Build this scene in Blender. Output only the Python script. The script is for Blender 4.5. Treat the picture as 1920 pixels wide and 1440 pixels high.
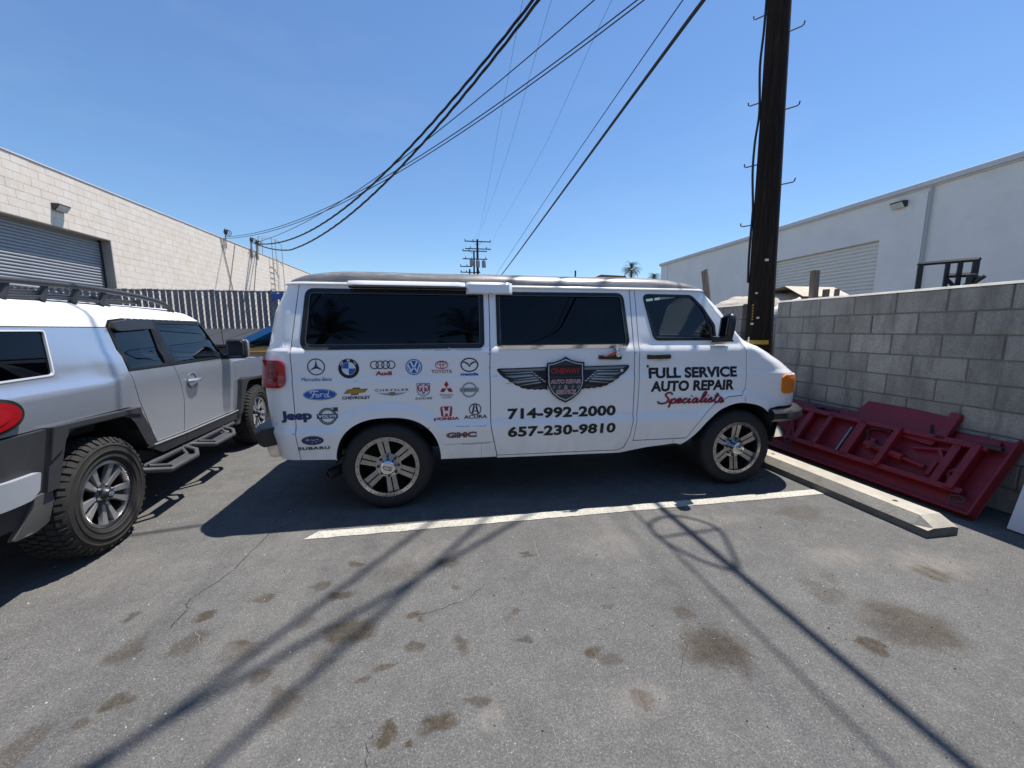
import bpy, bmesh, math, random
import numpy as np
from mathutils import Vector, Matrix, geometry, noise

for o in list(bpy.data.objects): bpy.data.objects.remove(o)
scene = bpy.context.scene
COL = scene.collection
R = math.radians
rnd = random.Random(7)

# ------------------------------------------------------------------ camera, sky, sun, exposure
cam_d = bpy.data.cameras.new('camera'); cam = bpy.data.objects.new('camera', cam_d); COL.objects.link(cam)
cam_d.sensor_width = 36.0; cam_d.lens = 36.0 * 725 / 1920; cam_d.clip_start = 0.05; cam_d.clip_end = 2000
cam.location = (0, 0, 1.5); cam.rotation_euler = (R(90 - 8.0), 0, R(-9.35))
scene.camera = cam
SUN = Vector((0.33, 0.175, 1.0)).normalized()
world = bpy.data.worlds.new('World'); scene.world = world; world.use_nodes = True
wn = world.node_tree.nodes; wl = world.node_tree.links
sky = wn.new('ShaderNodeTexSky'); sky.sky_type = 'NISHITA'; sky.sun_disc = False
sky.sun_elevation = math.asin(SUN.z); sky.sun_rotation = math.atan2(SUN.x, SUN.y)
sky.air_density = 1.25; sky.dust_density = 0.0; sky.ozone_density = 10.0; sky.altitude = 50
tc = wn.new('ShaderNodeTexCoord'); mpg = wn.new('ShaderNodeMapping'); mpg.inputs['Scale'].default_value = (1.6, 3.2, 6.0); mpg.inputs['Rotation'].default_value = (0, 0, 0.5)
wl.new(tc.outputs['Generated'], mpg.inputs[0]); cn = wn.new('ShaderNodeTexNoise'); cn.inputs['Scale'].default_value = 1.3; cn.inputs['Detail'].default_value = 8; cn.inputs['Roughness'].default_value = 0.62; wl.new(mpg.outputs[0], cn.inputs['Vector'])
cr_ = wn.new('ShaderNodeMapRange'); wl.new(cn.outputs['Fac'], cr_.inputs[0]); cr_.inputs[1].default_value = 0.50; cr_.inputs[2].default_value = 0.80; cr_.inputs[4].default_value = 0.065
cm = wn.new('ShaderNodeMix'); cm.data_type = 'RGBA'; wl.new(cr_.outputs[0], cm.inputs[0]); wl.new(sky.outputs[0], cm.inputs[6]); cm.inputs[7].default_value = (5.5, 6.0, 6.6, 1)   # thin cirrus
wl.new(cm.outputs[2], wn['Background'].inputs[0]); wn['Background'].inputs[1].default_value = 0.112
sd = bpy.data.lights.new('sun', 'SUN'); sd.energy = 5.0; sd.angle = R(0.53); sd.color = (1.0, 0.955, 0.89)
so = bpy.data.objects.new('sun', sd); COL.objects.link(so); so.location = (20, 10, 40)
so.rotation_euler = SUN.to_track_quat('Z', 'Y').to_euler()
vs = scene.view_settings; vs.view_transform = 'Standard'; vs.look = 'None'; vs.gamma = 1.0; vs.exposure = 0.40
scene.render.engine = 'CYCLES'; scene.cycles.caustics_reflective = False; scene.cycles.caustics_refractive = False

# ------------------------------------------------------------------ materials
def lin(c):
    return tuple(((x / 12.92) if x <= 0.04045 else ((x + 0.055) / 1.055) ** 2.4) for x in c)
def hexc(h):
    return lin(tuple(int(h[i:i + 2], 16) / 255 for i in (0, 2, 4)))
class NT:
    def __init__(s, m):
        s.t = m.node_tree; s.n = s.t.nodes; s.l = s.t.links; s.b = s.n['Principled BSDF']
    def new(s, ty, **kw):
        n = s.n.new(ty)
        for k, v in kw.items(): setattr(n, k, v)
        return n
    def link(s, a, b): s.l.new(a, b)
    def pos(s, scale=(1, 1, 1)):
        g = s.new('ShaderNodeNewGeometry'); mp = s.new('ShaderNodeMapping'); mp.inputs['Scale'].default_value = scale
        s.link(g.outputs['Position'], mp.inputs[0]); return mp.outputs[0]
    def noise(s, vec, scale, detail=4, rough=0.55):
        n = s.new('ShaderNodeTexNoise'); n.inputs['Scale'].default_value = scale; n.inputs['Detail'].default_value = detail
        n.inputs['Roughness'].default_value = rough
        if vec: s.link(vec, n.inputs['Vector'])
        return n.outputs['Fac']
    def ramp(s, fac, stops):
        r = s.new('ShaderNodeValToRGB'); e = r.color_ramp.elements
        while len(e) < len(stops): e.new(0.5)
        for el, (p, c) in zip(e, stops):
            el.position = p; el.color = (*c, 1) if not isinstance(c, (int, float)) else (c, c, c, 1)
        s.link(fac, r.inputs[0]); return r.outputs[0]
    def mix(s, fac, a, b, mode='MIX'):
        m = s.new('ShaderNodeMix', data_type='RGBA', blend_type=mode)
        for i, v in ((0, fac), (6, a), (7, b)):
            if hasattr(v, 'links'): s.link(v, m.inputs[i])
            elif isinstance(v, (int, float)): m.inputs[i].default_value = v
            else: m.inputs[i].default_value = (*v, 1)
        return m.outputs[2]
    def math(s, op, a, b=0.0, clamp=False):
        m = s.new('ShaderNodeMath', operation=op, use_clamp=clamp)
        for i, v in ((0, a), (1, b)):
            if hasattr(v, 'links'): s.link(v, m.inputs[i])
            else: m.inputs[i].default_value = v
        return m.outputs[0]
    def bump(s, h, strength=0.3, dist=0.01):
        b = s.new('ShaderNodeBump'); b.inputs['Strength'].default_value = strength; b.inputs['Distance'].default_value = dist
        s.link(h, b.inputs['Height']); s.link(b.outputs[0], s.b.inputs['Normal'])
MATS = {}
def M(name, col=(0.5, 0.5, 0.5), rough=0.5, metal=0.0, var=0.0, vscale=3.0, bump=0.0, bscale=80.0, coat=0.0, spec=0.5, stretch=(1, 1, 1), rvar=0.0, bdist=0.01):
    if name in MATS: return MATS[name]
    m = bpy.data.materials.new(name); m.use_nodes = True; t = NT(m); b = t.b
    b.inputs['Base Color'].default_value = (*col, 1); b.inputs['Roughness'].default_value = rough
    b.inputs['Metallic'].default_value = metal; b.inputs['Coat Weight'].default_value = coat
    b.inputs['Coat Roughness'].default_value = 0.06; b.inputs['Specular IOR Level'].default_value = spec
    if var or bump or rvar: p = t.pos(stretch)
    if var:
        f = t.noise(p, vscale, 6, 0.65)
        lo = tuple(max(0, c * (1 - var)) for c in col); hi = tuple(min(1, c * (1 + var * 0.7)) for c in col)
        t.link(t.ramp(f, [(0.25, lo), (0.75, hi)]), b.inputs['Base Color'])
    if rvar:
        f2 = t.noise(p, vscale * 2.3, 5); t.link(t.math('ADD', t.math('MULTIPLY', f2, rvar), rough - rvar / 2), b.inputs['Roughness'])
    if bump: t.bump(t.noise(p, bscale, 5, 0.7), bump, bdist)
    MATS[name] = m; return m
def glass(name, tint, ior=1.5):
    if name in MATS: return MATS[name]
    m = bpy.data.materials.new(name); m.use_nodes = True; t = NT(m); n = m.node_tree
    tr = t.new('ShaderNodeBsdfTransparent'); tr.inputs[0].default_value = (*tint, 1)
    gl = t.new('ShaderNodeBsdfGlossy'); gl.inputs['Roughness'].default_value = 0.012; gl.inputs[0].default_value = (0.95, 0.97, 1, 1)
    fr = t.new('ShaderNodeFresnel'); fr.inputs[0].default_value = ior
    mx = t.new('ShaderNodeMixShader'); t.link(fr.outputs[0], mx.inputs[0]); t.link(tr.outputs[0], mx.inputs[1]); t.link(gl.outputs[0], mx.inputs[2])
    t.link(mx.outputs[0], n.nodes['Material Output'].inputs[0]); MATS[name] = m; return m

# ------------------------------------------------------------------ mesh helpers
def rootloc(o):
    v = Vector((0, 0, 0))
    while o is not None: v += o.location; o = o.parent
    return v
def props(o, label=None, cat=None, group=None, kind=None):
    if label: o['label'] = label
    if cat: o['category'] = cat
    if group: o['group'] = group
    if kind: o['kind'] = kind
    return o
def thing(name, loc, label, cat, group=None):
    o = bpy.data.objects.new(name, None); COL.objects.link(o); o.location = loc; o.empty_display_size = 0.2
    return props(o, label, cat, group)
class MB:
    """collects shapes in world coordinates; obj() links them as one mesh object"""
    def __init__(s): s.v = []; s.f = []; s.m = []
    def add(s, vs, fs, mi=0):
        b = len(s.v); s.v += [tuple(x) for x in vs]; s.f += [tuple(b + i for i in f) for f in fs]; s.m += [mi] * len(fs); return s
    def box(s, c, size, bevel=0.0, rot=None, mi=0, seg=1):
        hx, hy, hz = (x / 2 for x in size); c = Vector(c)
        bm = bmesh.new(); bmesh.ops.create_cube(bm, size=1.0)
        for v in bm.verts: v.co = Vector((v.co.x * 2 * hx, v.co.y * 2 * hy, v.co.z * 2 * hz))
        if bevel > 0: bmesh.ops.bevel(bm, geom=list(bm.edges), offset=bevel, segments=seg, profile=0.5, affect='EDGES')
        bm.verts.index_update()
        vs = [(rot @ v.co if rot else v.co) + c for v in bm.verts]; fs = [[v.index for v in f.verts] for f in bm.faces]; bm.free()
        return s.add(vs, fs, mi)
    def hexa(s, p, mi=0):   # 8 corners: bottom 4 (ccw), top 4
        return s.add(p, [(3, 2, 1, 0), (4, 5, 6, 7), (0, 1, 5, 4), (1, 2, 6, 5), (2, 3, 7, 6), (3, 0, 4, 7)], mi)
    def tube(s, path, r, n=8, cap=True, mi=0, closed=False):
        P = [Vector(p) for p in path]; K = len(P); rs = r if isinstance(r, (list, tuple)) else [r] * K
        vs = []; prev = None
        for i, p in enumerate(P):
            a = P[(i - 1) % K] if (i > 0 or closed) else p; b = P[(i + 1) % K] if (i < K - 1 or closed) else p
            t = (b - a).normalized()
            if prev is None:
                u = t.cross(Vector((0, 0, 1)))
                if u.length < 1e-3: u = t.cross(Vector((0, 1, 0)))
            else: u = prev - t * prev.dot(t)
            u.normalize(); w = t.cross(u); prev = u
            vs += [p + (u * math.cos(2 * math.pi * k / n) + w * math.sin(2 * math.pi * k / n)) * rs[i] for k in range(n)]
        fs = []
        for i in range(K if closed else K - 1):
            j = (i + 1) % K
            for k in range(n): fs.append((i * n + k, i * n + (k + 1) % n, j * n + (k + 1) % n, j * n + k))
        if cap and not closed: fs += [tuple(range(n))[::-1], tuple((K - 1) * n + k for k in range(n))]
        return s.add(vs, fs, mi)
    def lathe(s, prof, c, axis, n=40, mi=0, a0=0.0, a1=2 * math.pi, closed_prof=False):
        # prof: (radius, offset along axis)
        ax = Vector(axis).normalized(); u = ax.cross(Vector((0, 0, 1)))
        if u.length < 1e-3: u = Vector((1, 0, 0))
        u.normalize(); w = u.cross(ax); c = Vector(c); full = abs(a1 - a0 - 2 * math.pi) < 1e-6; N = n if full else n + 1
        vs = []
        for i in range(N):
            a = a0 + (a1 - a0) * i / n; d = u * math.cos(a) + w * math.sin(a)
            vs += [c + d * r + ax * h for r, h in prof]
        k = len(prof); fs = []
        for i in range(n):
            j = (i + 1) % N
            for q in range(k if closed_prof else k - 1):
                q2 = (q + 1) % k; fs.append((i * k + q, i * k + q2, j * k + q2, j * k + q))
        return s.add(vs, fs, mi)
    def prism(s, poly, frame, d0, d1, mi=0):
        # poly 2D (ccw), frame (origin, u, v, w): extruded from d0 to d1 along w
        o, u, v, w = frame; n = len(poly)
        vs = [o + u * a + v * b + w * d0 for a, b in poly] + [o + u * a + v * b + w * d1 for a, b in poly]
        fs = [tuple(range(n))[::-1], tuple(range(n, 2 * n))] + [(i, (i + 1) % n, n + (i + 1) % n, n + i) for i in range(n)]
        return s.add(vs, fs, mi)
    def obj(s, name, mats, parent=None, smooth=None, label=None, fix=True):
        if not isinstance(mats, (list, tuple)): mats = [mats]
        V = np.array(s.v, float)
        if parent is None:
            lo = V.min(0); hi = V.max(0); loc = Vector(((lo[0] + hi[0]) / 2, (lo[1] + hi[1]) / 2, lo[2])); base = loc
        else: loc = Vector((0, 0, 0)); base = rootloc(parent)
        me = bpy.data.meshes.new(name); me.from_pydata([tuple(x) for x in V - np.array(base)], [], s.f)
        for m in mats: me.materials.append(m)
        if len(mats) > 1: me.polygons.foreach_set('material_index', s.m)
        if fix:
            bm = bmesh.new(); bm.from_mesh(me); bmesh.ops.recalc_face_normals(bm, faces=bm.faces); bm.to_mesh(me); bm.free()
        if smooth is not None:
            me.polygons.foreach_set('use_smooth', [True] * len(me.polygons)); me.set_sharp_from_angle(angle=R(smooth))
        me.update()
        o = bpy.data.objects.new(name, me); COL.objects.link(o); o.location = loc
        if parent is not None: o.parent = parent
        if label: o['label'] = label
        return o

def copy_at(src, loc, parent=None, rot=None):
    c = src.copy(); COL.objects.link(c); c.location = loc
    if parent is not None: c.parent = parent
    if rot is not None: c.rotation_euler = rot
    return c
def interp(tab, x):
    return float(np.interp(x, [t[0] for t in tab], [t[1] for t in tab]))
def catmull(pts, n=6, closed=False):
    out = []; K = len(pts); P = [np.array(p, float) for p in pts]
    for i in range(K if closed else K - 1):
        if closed: p0, p1, p2, p3 = P[i - 1], P[i], P[(i + 1) % K], P[(i + 2) % K]
        else: p0, p1, p2, p3 = P[max(i - 1, 0)], P[i], P[i + 1], P[min(i + 2, K - 1)]
        for k in range(n):
            t = k / n
            out.append(tuple(0.5 * ((2 * p1) + (p2 - p0) * t + (2 * p0 - 5 * p1 + 4 * p2 - p3) * t * t + (3 * p1 - p0 - 3 * p2 + p3) * t ** 3)))
    if not closed: out.append(tuple(P[-1]))
    return out
def fillet(poly, r, n=5):
    out = []; K = len(poly); rr = r if isinstance(r, (list, tuple)) else [r] * K
    for i in range(K):
        p = np.array(poly[i], float); a = np.array(poly[i - 1], float) - p; b = np.array(poly[(i + 1) % K], float) - p
        la, lb = np.linalg.norm(a), np.linalg.norm(b); a /= la; b /= lb
        ang = math.acos(max(-1, min(1, float(a @ b)))); d = min(rr[i] / max(math.tan(ang / 2), 1e-3), 0.45 * la, 0.45 * lb)
        if rr[i] <= 0: out.append(tuple(p)); continue
        for k in range(n + 1):
            t = k / n; out.append(tuple((1 - t) ** 2 * (p + a * d) + 2 * t * (1 - t) * p + t * t * (p + b * d)))
    return out
def area(poly):
    return 0.5 * sum(poly[i - 1][0] * poly[i][1] - poly[i][0] * poly[i - 1][1] for i in range(len(poly)))
def offset_poly(poly, d):       # positive d shrinks
    if area(poly) < 0: poly = poly[::-1]
    out = []; K = len(poly)
    for i in range(K):
        p = np.array(poly[i], float); a = p - np.array(poly[i - 1]); b = np.array(poly[(i + 1) % K]) - p
        na = np.array((-a[1], a[0])) / (np.linalg.norm(a) + 1e-9); nb = np.array((-b[1], b[0])) / (np.linalg.norm(b) + 1e-9)
        n = na + nb; n /= max(float(n @ n) / 2, 0.35); out.append(tuple(p + n * d))
    return out
def inside(pts, poly):
    x, y = pts[:, 0], pts[:, 1]; res = np.zeros(len(pts), bool); K = len(poly)
    for i in range(K):
        x1, y1 = poly[i - 1]; x2, y2 = poly[i]
        if y1 == y2: continue
        c = ((y1 > y) != (y2 > y)) & (x < (x2 - x1) * (y - y1) / (y2 - y1) + x1); res ^= c
    return res
def segdist(pts, poly, closed=True):
    d = np.full(len(pts), 1e9); K = len(poly)
    for i in range(0 if closed else 1, K):
        a = np.array(poly[i - 1], float); b = np.array(poly[i], float); ab = b - a; L = float(ab @ ab) + 1e-12
        t = np.clip(((pts - a) @ ab) / L, 0, 1); d = np.minimum(d, np.linalg.norm(pts - a - t[:, None] * ab, axis=1))
    return d
def resample(poly, sp):
    out = []
    for i in range(len(poly)):
        a = np.array(poly[i], float); b = np.array(poly[(i + 1) % len(poly)], float); k = max(1, int(round(np.linalg.norm(b - a) / sp)))
        for j in range(k): out.append(tuple(a + (b - a) * j / k))
    return out
def region(outer, holes=(), sp=0.05, zrows=()):
    """triangulate a 2D polygon with holes on a regular grid; returns verts, tris, boundary loops"""
    loops = [resample(outer, sp)] + [resample(h, sp) for h in holes]
    V = []; E = []; L = []
    for lp in loops:
        b = len(V); V += lp; E += [(b + i, b + (i + 1) % len(lp)) for i in range(len(lp))]; L.append(list(range(b, b + len(lp))))
    O = np.array(outer); x0, y0 = O.min(0); x1, y1 = O.max(0)
    ys = [y for y in np.arange(y0 + sp * 0.5, y1, sp) if all(abs(y - q) > sp * 0.35 for q in zrows)] + [q for q in zrows if y0 < q < y1]
    G = np.array([(x, y) for y in ys for x in np.arange(x0 + sp * 0.5, x1, sp)])
    if len(G):
        k = inside(G, loops[0])
        for h in loops[1:]: k &= ~inside(G, h)
        G = G[k]
    if len(G):
        for lp in loops: G = G[segdist(G, lp) > 0.3 * min(sp, 0.04)] if len(G) else G
    V += [tuple(p) for p in G]
    r = geometry.delaunay_2d_cdt([Vector(p) for p in V], E, [], 0, 1e-6)
    ov = np.array([tuple(p) for p in r[0]]); tr = [f for f in r[2]]
    cen = np.array([ov[list(f)].mean(0) for f in tr]); k = inside(cen, loops[0])
    for h in loops[1:]: k &= ~inside(cen, h)
    mp = {}
    for i, src in enumerate(r[3]):
        for q in src: mp[q] = i
    return ov, [tr[i] for i in range(len(tr)) if k[i]], [[mp[i] for i in lp] for lp in L]
class Surf:
    """car body as horizontal rounded slices; s runs along the near side and round both ends"""
    def __init__(s, O, A, N, width, prof, xr, rr, xf, rf, feat=None, bow=0.05):
        s.O = Vector(O); s.A = Vector(A); s.N = Vector(N); s.W = width; s.prof = prof; s.xr = xr; s.rr = rr; s.xf = xf; s.rf = rf; s.feat = feat; s.bow = bow
    def xd(s, q, z, off=0.0):
        ins = interp(s.prof, z)
        if s.feat: ins = s.feat(q, z, ins)
        rr = interp(s.rr, z); rf = interp(s.rf, z); cr = interp(s.xr, z) + rr; cf = interp(s.xf, z) - rf
        if q < cr:
            th = (cr - q) / rr
            if th < math.pi / 2: return cr - (rr - off) * math.sin(th), ins + rr - (rr - off) * math.cos(th)
            d = ins + rr + (th - math.pi / 2) * rr; return cr - rr + off, d
        if q > cf:
            th = (q - cf) / rf
            if th < math.pi / 2: return cf + (rf - off) * math.sin(th), ins + rf - (rf - off) * math.cos(th)
            d = ins + rf + (th - math.pi / 2) * rf; h = s.W / 2 - ins - rf; k = min(1.0, (d - ins - rf) / h)
            return cf + rf - off + s.bow * (1 - (1 - k) ** 2), d
        return q, ins + off
    def scen(s, z):       # s of the front centre line
        return interp(s.xf, z) - interp(s.rf, z) + interp(s.rf, z) * math.pi / 2 + s.W / 2 - interp(s.prof, z) - interp(s.rf, z)
    def srear(s, z):
        return interp(s.xr, z) + interp(s.rr, z) - interp(s.rr, z) * math.pi / 2 - (s.W / 2 - interp(s.prof, z) - interp(s.rr, z))
    def world(s, x, d, z, side=0):
        if side: d = s.W - d
        return s.O + s.A * x + s.N * d + Vector((0, 0, z))
    def pt(s, q, z, off=0.0, side=0):
        x, d = s.xd(q, z, off); return s.world(x, d, z, side)
def panel(name, S, outer, holes, mat, parent, side=0, off=0.0, sp=0.05, zrows=(), thick=0.014, smooth=60, label=None):
    if area(outer) < 0: outer = outer[::-1]
    V, T, L = region(outer, holes, sp, zrows); mb = MB()
    vs = [S.pt(a, b, off, side) for a, b in V]; fs = [tuple(f) if not side else tuple(f)[::-1] for f in T]
    # make all triangles counter-clockwise in (s, z)
    ff = []
    for f in fs:
        a, b, c = (V[i] for i in f); cr = (b[0] - a[0]) * (c[1] - a[1]) - (b[1] - a[1]) * (c[0] - a[0])
        ok = (cr > 0) != bool(side); ff.append(f if ok else f[::-1])
    mb.add(vs, ff)
    if thick:
        for k, lp in enumerate(L):
            n = len(lp); a = [S.pt(*V[i], off, side) for i in lp]; b = [S.pt(*V[i], off + thick, side) for i in lp]
            flip = (k > 0) != bool(side)
            q = [(i, n + i, n + (i + 1) % n, (i + 1) % n) for i in range(n)]
            mb.add(a + b, [x if not flip else x[::-1] for x in q])
    return mb.obj(name, mat, parent, smooth, label, fix=False)
def strip(name, S, srange, z0, z1, out, inn, mat, parent, side=0, n=24, rnd_=0.012, label=None):
    """a bar that follows the body contour: outer face at -out, returns to +inn"""
    mb = MB(); vs = []; zz = [z0, z0 + rnd_, z1 - rnd_, z1]; oo = [-(out - rnd_), -out, -out, -(out - rnd_)]
    prof = [(inn, z0)] + list(zip(oo, zz)) + [(inn, z1)]
    for i in range(n + 1):
        q = srange[0] + (srange[1] - srange[0]) * i / n
        vs += [S.pt(q, z, o_, side) for o_, z in prof]
    k = len(prof); fs = [(i * k + j, (i + 1) * k + j, (i + 1) * k + (j + 1) % k, i * k + (j + 1) % k) for i in range(n) for j in range(k)]
    fs += [tuple(range(k)), tuple(n * k + j for j in range(k))[::-1]]
    mb.add(vs, fs); return mb.obj(name, mat, parent, 40, label)
# ------------------------------------------------------------------ ground
STAINS = [(-0.53,1.86,0.16,0.105,0.8),(-0.69,1.5,0.086,0.105,0.6),(-0.61,1.71,0.074,0.065,0.4),(-0.07,1.33,0.079,0.042,1.4),(-0.26,1.32,0.044,0.037,1.1),(-0.17,1.28,0.02,0.016,1.2),(-0.78,2.26,0.057,0.043,0.7),(-0.63,2.15,0.085,0.044,1.1),(-1.06,2.18,0.06,0.041,0.7),(0.04,1.67,0.041,0.083,0.7),(-0.18,1.71,0.046,0.032,0.7),(-0.33,1.61,0.048,0.029,0.7),(-0.4,1.56,0.032,0.022,0.7),(-1.36,1.62,0.061,0.045,0.8),(-1.42,1.53,0.041,0.03,0.6),(-1.53,1.91,0.076,0.095,0.6),(-1.27,1.9,0.077,0.091,0.6),(-0.99,1.82,0.114,0.06,0.5),(1.22,1.47,0.178,0.159,0.8),(1.21,1.71,0.063,0.078,0.6),(2.11,1.72,0.108,0.147,0.45),(2.27,1.82,0.065,0.079,0.3),(2.3,1.43,0.245,0.206,0.7),(2.94,1.77,0.1,0.094,1.1),(1.99,1.36,0.067,0.056,0.9),(0.71,1.48,0.059,0.054,0.6),(0.31,1.86,0.04,0.04,0.6),(2.85,2.6,0.222,0.142,0.4),(-1.56,1.48,0.077,0.088,0.5),(-0.75,1.98,0.061,0.068,0.5),(-0.34,2.3,0.199,0.089,0.3),(-0.03,2.38,0.104,0.059,0.5)]
_r = random.Random(17)
for _ in range(16):
    _a = _r.uniform(.025, .06); STAINS.append((_r.uniform(-1.7, 1.0), _r.uniform(1.25, 2.45), _a, _a * _r.uniform(.5, 1.1), _r.uniform(.5, 1.0)))
def asphalt():
    m = bpy.data.materials.new('asphalt'); m.use_nodes = True; t = NT(m); p = t.pos()
    big = t.noise(p, 0.9, 5, 0.6); mid = t.noise(p, 6.0, 5, 0.6); fine = t.noise(p, 120, 3, 0.7)
    c = t.ramp(big, [(0.3, (0.118, 0.114, 0.107)), (0.7, (0.154, 0.149, 0.138))])
    c = t.mix(0.5, c, t.ramp(mid, [(0.3, 0.35), (0.7, 0.68)]), 'OVERLAY')
    c = t.mix(0.75, c, t.ramp(fine, [(0.30, 0.22), (0.5, 0.5), (0.72, 0.80)]), 'OVERLAY')
    for sc0, k0 in ((140, .28), (280, .32)):      # aggregate: every stone its own tone
        vv = t.new('ShaderNodeTexVoronoi'); vv.inputs['Scale'].default_value = sc0; t.link(p, vv.inputs['Vector']); sv = t.new('ShaderNodeSeparateColor'); t.link(vv.outputs['Color'], sv.inputs[0])
        c = t.mix(k0, c, t.ramp(sv.outputs[0], [(0., .20), (.5, .48), (1., .80)]), 'OVERLAY')
    v = t.new('ShaderNodeTexVoronoi'); v.inputs['Scale'].default_value = 150; t.link(p, v.inputs['Vector'])
    spk = t.math('MULTIPLY', t.ramp(v.outputs['Distance'], [(0.10, 1.0), (0.28, 0.0)]), t.ramp(t.noise(p, 37, 3), [(0.46, 0.0), (0.58, 1.0)]))
    sep = t.new('ShaderNodeSeparateColor'); t.link(v.outputs['Color'], sep.inputs[0])
    c = t.mix(.4, c, t.ramp(t.noise(p, 20, 6, .75), [(.3, .34), (.7, .66)]), 'OVERLAY')
    c = t.mix(t.math('MULTIPLY', t.ramp(v.outputs['Distance'], [(.0, 0.), (.55, 1.)]), .35), c, (.075, .075, .077))
    spk = t.math('MULTIPLY', spk, t.ramp(sep.outputs[0], [(0.55, 0.0), (0.6, 1.0)]))
    c = t.mix(t.math('MULTIPLY', spk, 0.85), c, (0.52, 0.50, 0.46))
    # old oil stains and light dusty patches, each with its own place and ragged outline
    g = t.new('ShaderNodeNewGeometry'); wv = t.new('ShaderNodeTexNoise'); wv.inputs['Scale'].default_value = 9; wv.inputs['Detail'].default_value = 5
    t.link(p, wv.inputs['Vector']); sub = t.new('ShaderNodeVectorMath', operation='SUBTRACT'); t.link(wv.outputs['Color'], sub.inputs[0]); sub.inputs[1].default_value = (0.5, 0.5, 0.5)
    sc = t.new('ShaderNodeVectorMath', operation='SCALE'); t.link(sub.outputs[0], sc.inputs[0]); sc.inputs['Scale'].default_value = 0.16
    ad = t.new('ShaderNodeVectorMath', operation='ADD'); t.link(g.outputs['Position'], ad.inputs[0]); t.link(sc.outputs[0], ad.inputs[1])
    acc = None
    for x, y, a, b, k in STAINS:
        s1 = t.new('ShaderNodeVectorMath', operation='SUBTRACT'); t.link(ad.outputs[0], s1.inputs[0]); s1.inputs[1].default_value = (x, y, 0)
        s2 = t.new('ShaderNodeVectorMath', operation='MULTIPLY'); t.link(s1.outputs[0], s2.inputs[0]); s2.inputs[1].default_value = (1 / a, 1 / b, 0)
        s3 = t.new('ShaderNodeVectorMath', operation='LENGTH'); t.link(s2.outputs[0], s3.inputs[0])
        mr = t.new('ShaderNodeMapRange', interpolation_type='SMOOTHSTEP'); t.link(s3.outputs['Value'], mr.inputs[0])
        mr.inputs[1].default_value = 1.15; mr.inputs[2].default_value = 0.5; mr.inputs[3].default_value = 0; mr.inputs[4].default_value = min(1.0, k * 1.15)
        acc = mr.outputs[0] if acc is None else t.math('MAXIMUM', acc, mr.outputs[0])
    st = t.math('MULTIPLY', acc, t.ramp(t.noise(p, 28, 4, 0.7), [(0.25, 0.6), (0.6, 1.0)]))
    c = t.mix(st, c, t.mix(1.0, c, (0.46, 0.37, 0.27), 'MULTIPLY'))
    acc2 = None
    for x, y, a, b, k in ((2.55, 2.0, .35, .14, .5), (3.05, 1.85, .32, .2, .6), (1.1, 2.4, .3, .2, .3), (-2.1, 2.6, .5, .3, .25), (.75, 1.30, .16, .1, .4), (.14, 1.31, .06, .06, .5), (2.0, 2.6, .5, .12, .35), (-.3, 2.5, .5, .15, .25)):
        s1 = t.new('ShaderNodeVectorMath', operation='SUBTRACT'); t.link(ad.outputs[0], s1.inputs[0]); s1.inputs[1].default_value = (x, y, 0)
        s2 = t.new('ShaderNodeVectorMath', operation='MULTIPLY'); t.link(s1.outputs[0], s2.inputs[0]); s2.inputs[1].default_value = (1 / a, 1 / b, 0)
        s3 = t.new('ShaderNodeVectorMath', operation='LENGTH'); t.link(s2.outputs[0], s3.inputs[0])
        mr = t.new('ShaderNodeMapRange', interpolation_type='SMOOTHSTEP'); t.link(s3.outputs['Value'], mr.inputs[0])
        mr.inputs[1].default_value = 1.2; mr.inputs[2].default_value = .2; mr.inputs[3].default_value = 0; mr.inputs[4].default_value = k
        acc2 = mr.outputs[0] if acc2 is None else t.math('MAXIMUM', acc2, mr.outputs[0])
    c = t.mix(t.math('MULTIPLY', acc2, t.ramp(t.noise(t.pos((3, .9, 1)), 7, 6, .75), [(.35, .15), (.65, 1.)])), c, (.27, .24, .205))
    dust = t.ramp(t.noise(t.pos((1.2, 0.35, 1)), 0.8, 5, 0.7), [(0.55, 0.0), (0.8, 0.45)])
    c = t.mix(dust, c, (0.235, 0.215, 0.185))
    t.link(c, t.b.inputs['Base Color']); t.b.inputs['Roughness'].default_value = 0.88; t.b.inputs['Specular IOR Level'].default_value = 0.3
    h = t.math('ADD', t.math('MULTIPLY', fine, 0.6), t.math('MULTIPLY', t.noise(p, 320, 2), 0.5)); t.bump(h, 0.55, 0.006)
    return m
MB().add([(-300, -300, 0), (300, -300, 0), (300, 500, 0), (-300, 500, 0)], [(0, 1, 2, 3)]).obj('ground', asphalt())['kind'] = 'structure'
GROUND = bpy.data.objects['ground']
m_crack = M('crack_dark', (0.022, 0.021, 0.020), 0.95)
def crack(pts, w, seed, nm='crack', mt=None):
    r_ = random.Random(seed); P = catmull(pts, 5); P = [(x + r_.uniform(-.008, .008), y + r_.uniform(-.008, .008)) for x, y in P]; vs = []; fs = []
    for i, (x, y) in enumerate(P):
        a = P[max(i - 1, 0)]; b = P[min(i + 1, len(P) - 1)]; d = Vector((b[0] - a[0], b[1] - a[1])); d.normalize()
        h = w * r_.uniform(0.25, 1.0) * 0.5; vs += [(x - d.y * h, y + d.x * h, .0015), (x + d.y * h, y - d.x * h, .0015)]
        if i: fs.append((2 * i - 2, 2 * i - 1, 2 * i + 1, 2 * i))
    MB().add(vs, fs).obj(nm, mt or m_crack, GROUND)
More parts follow.
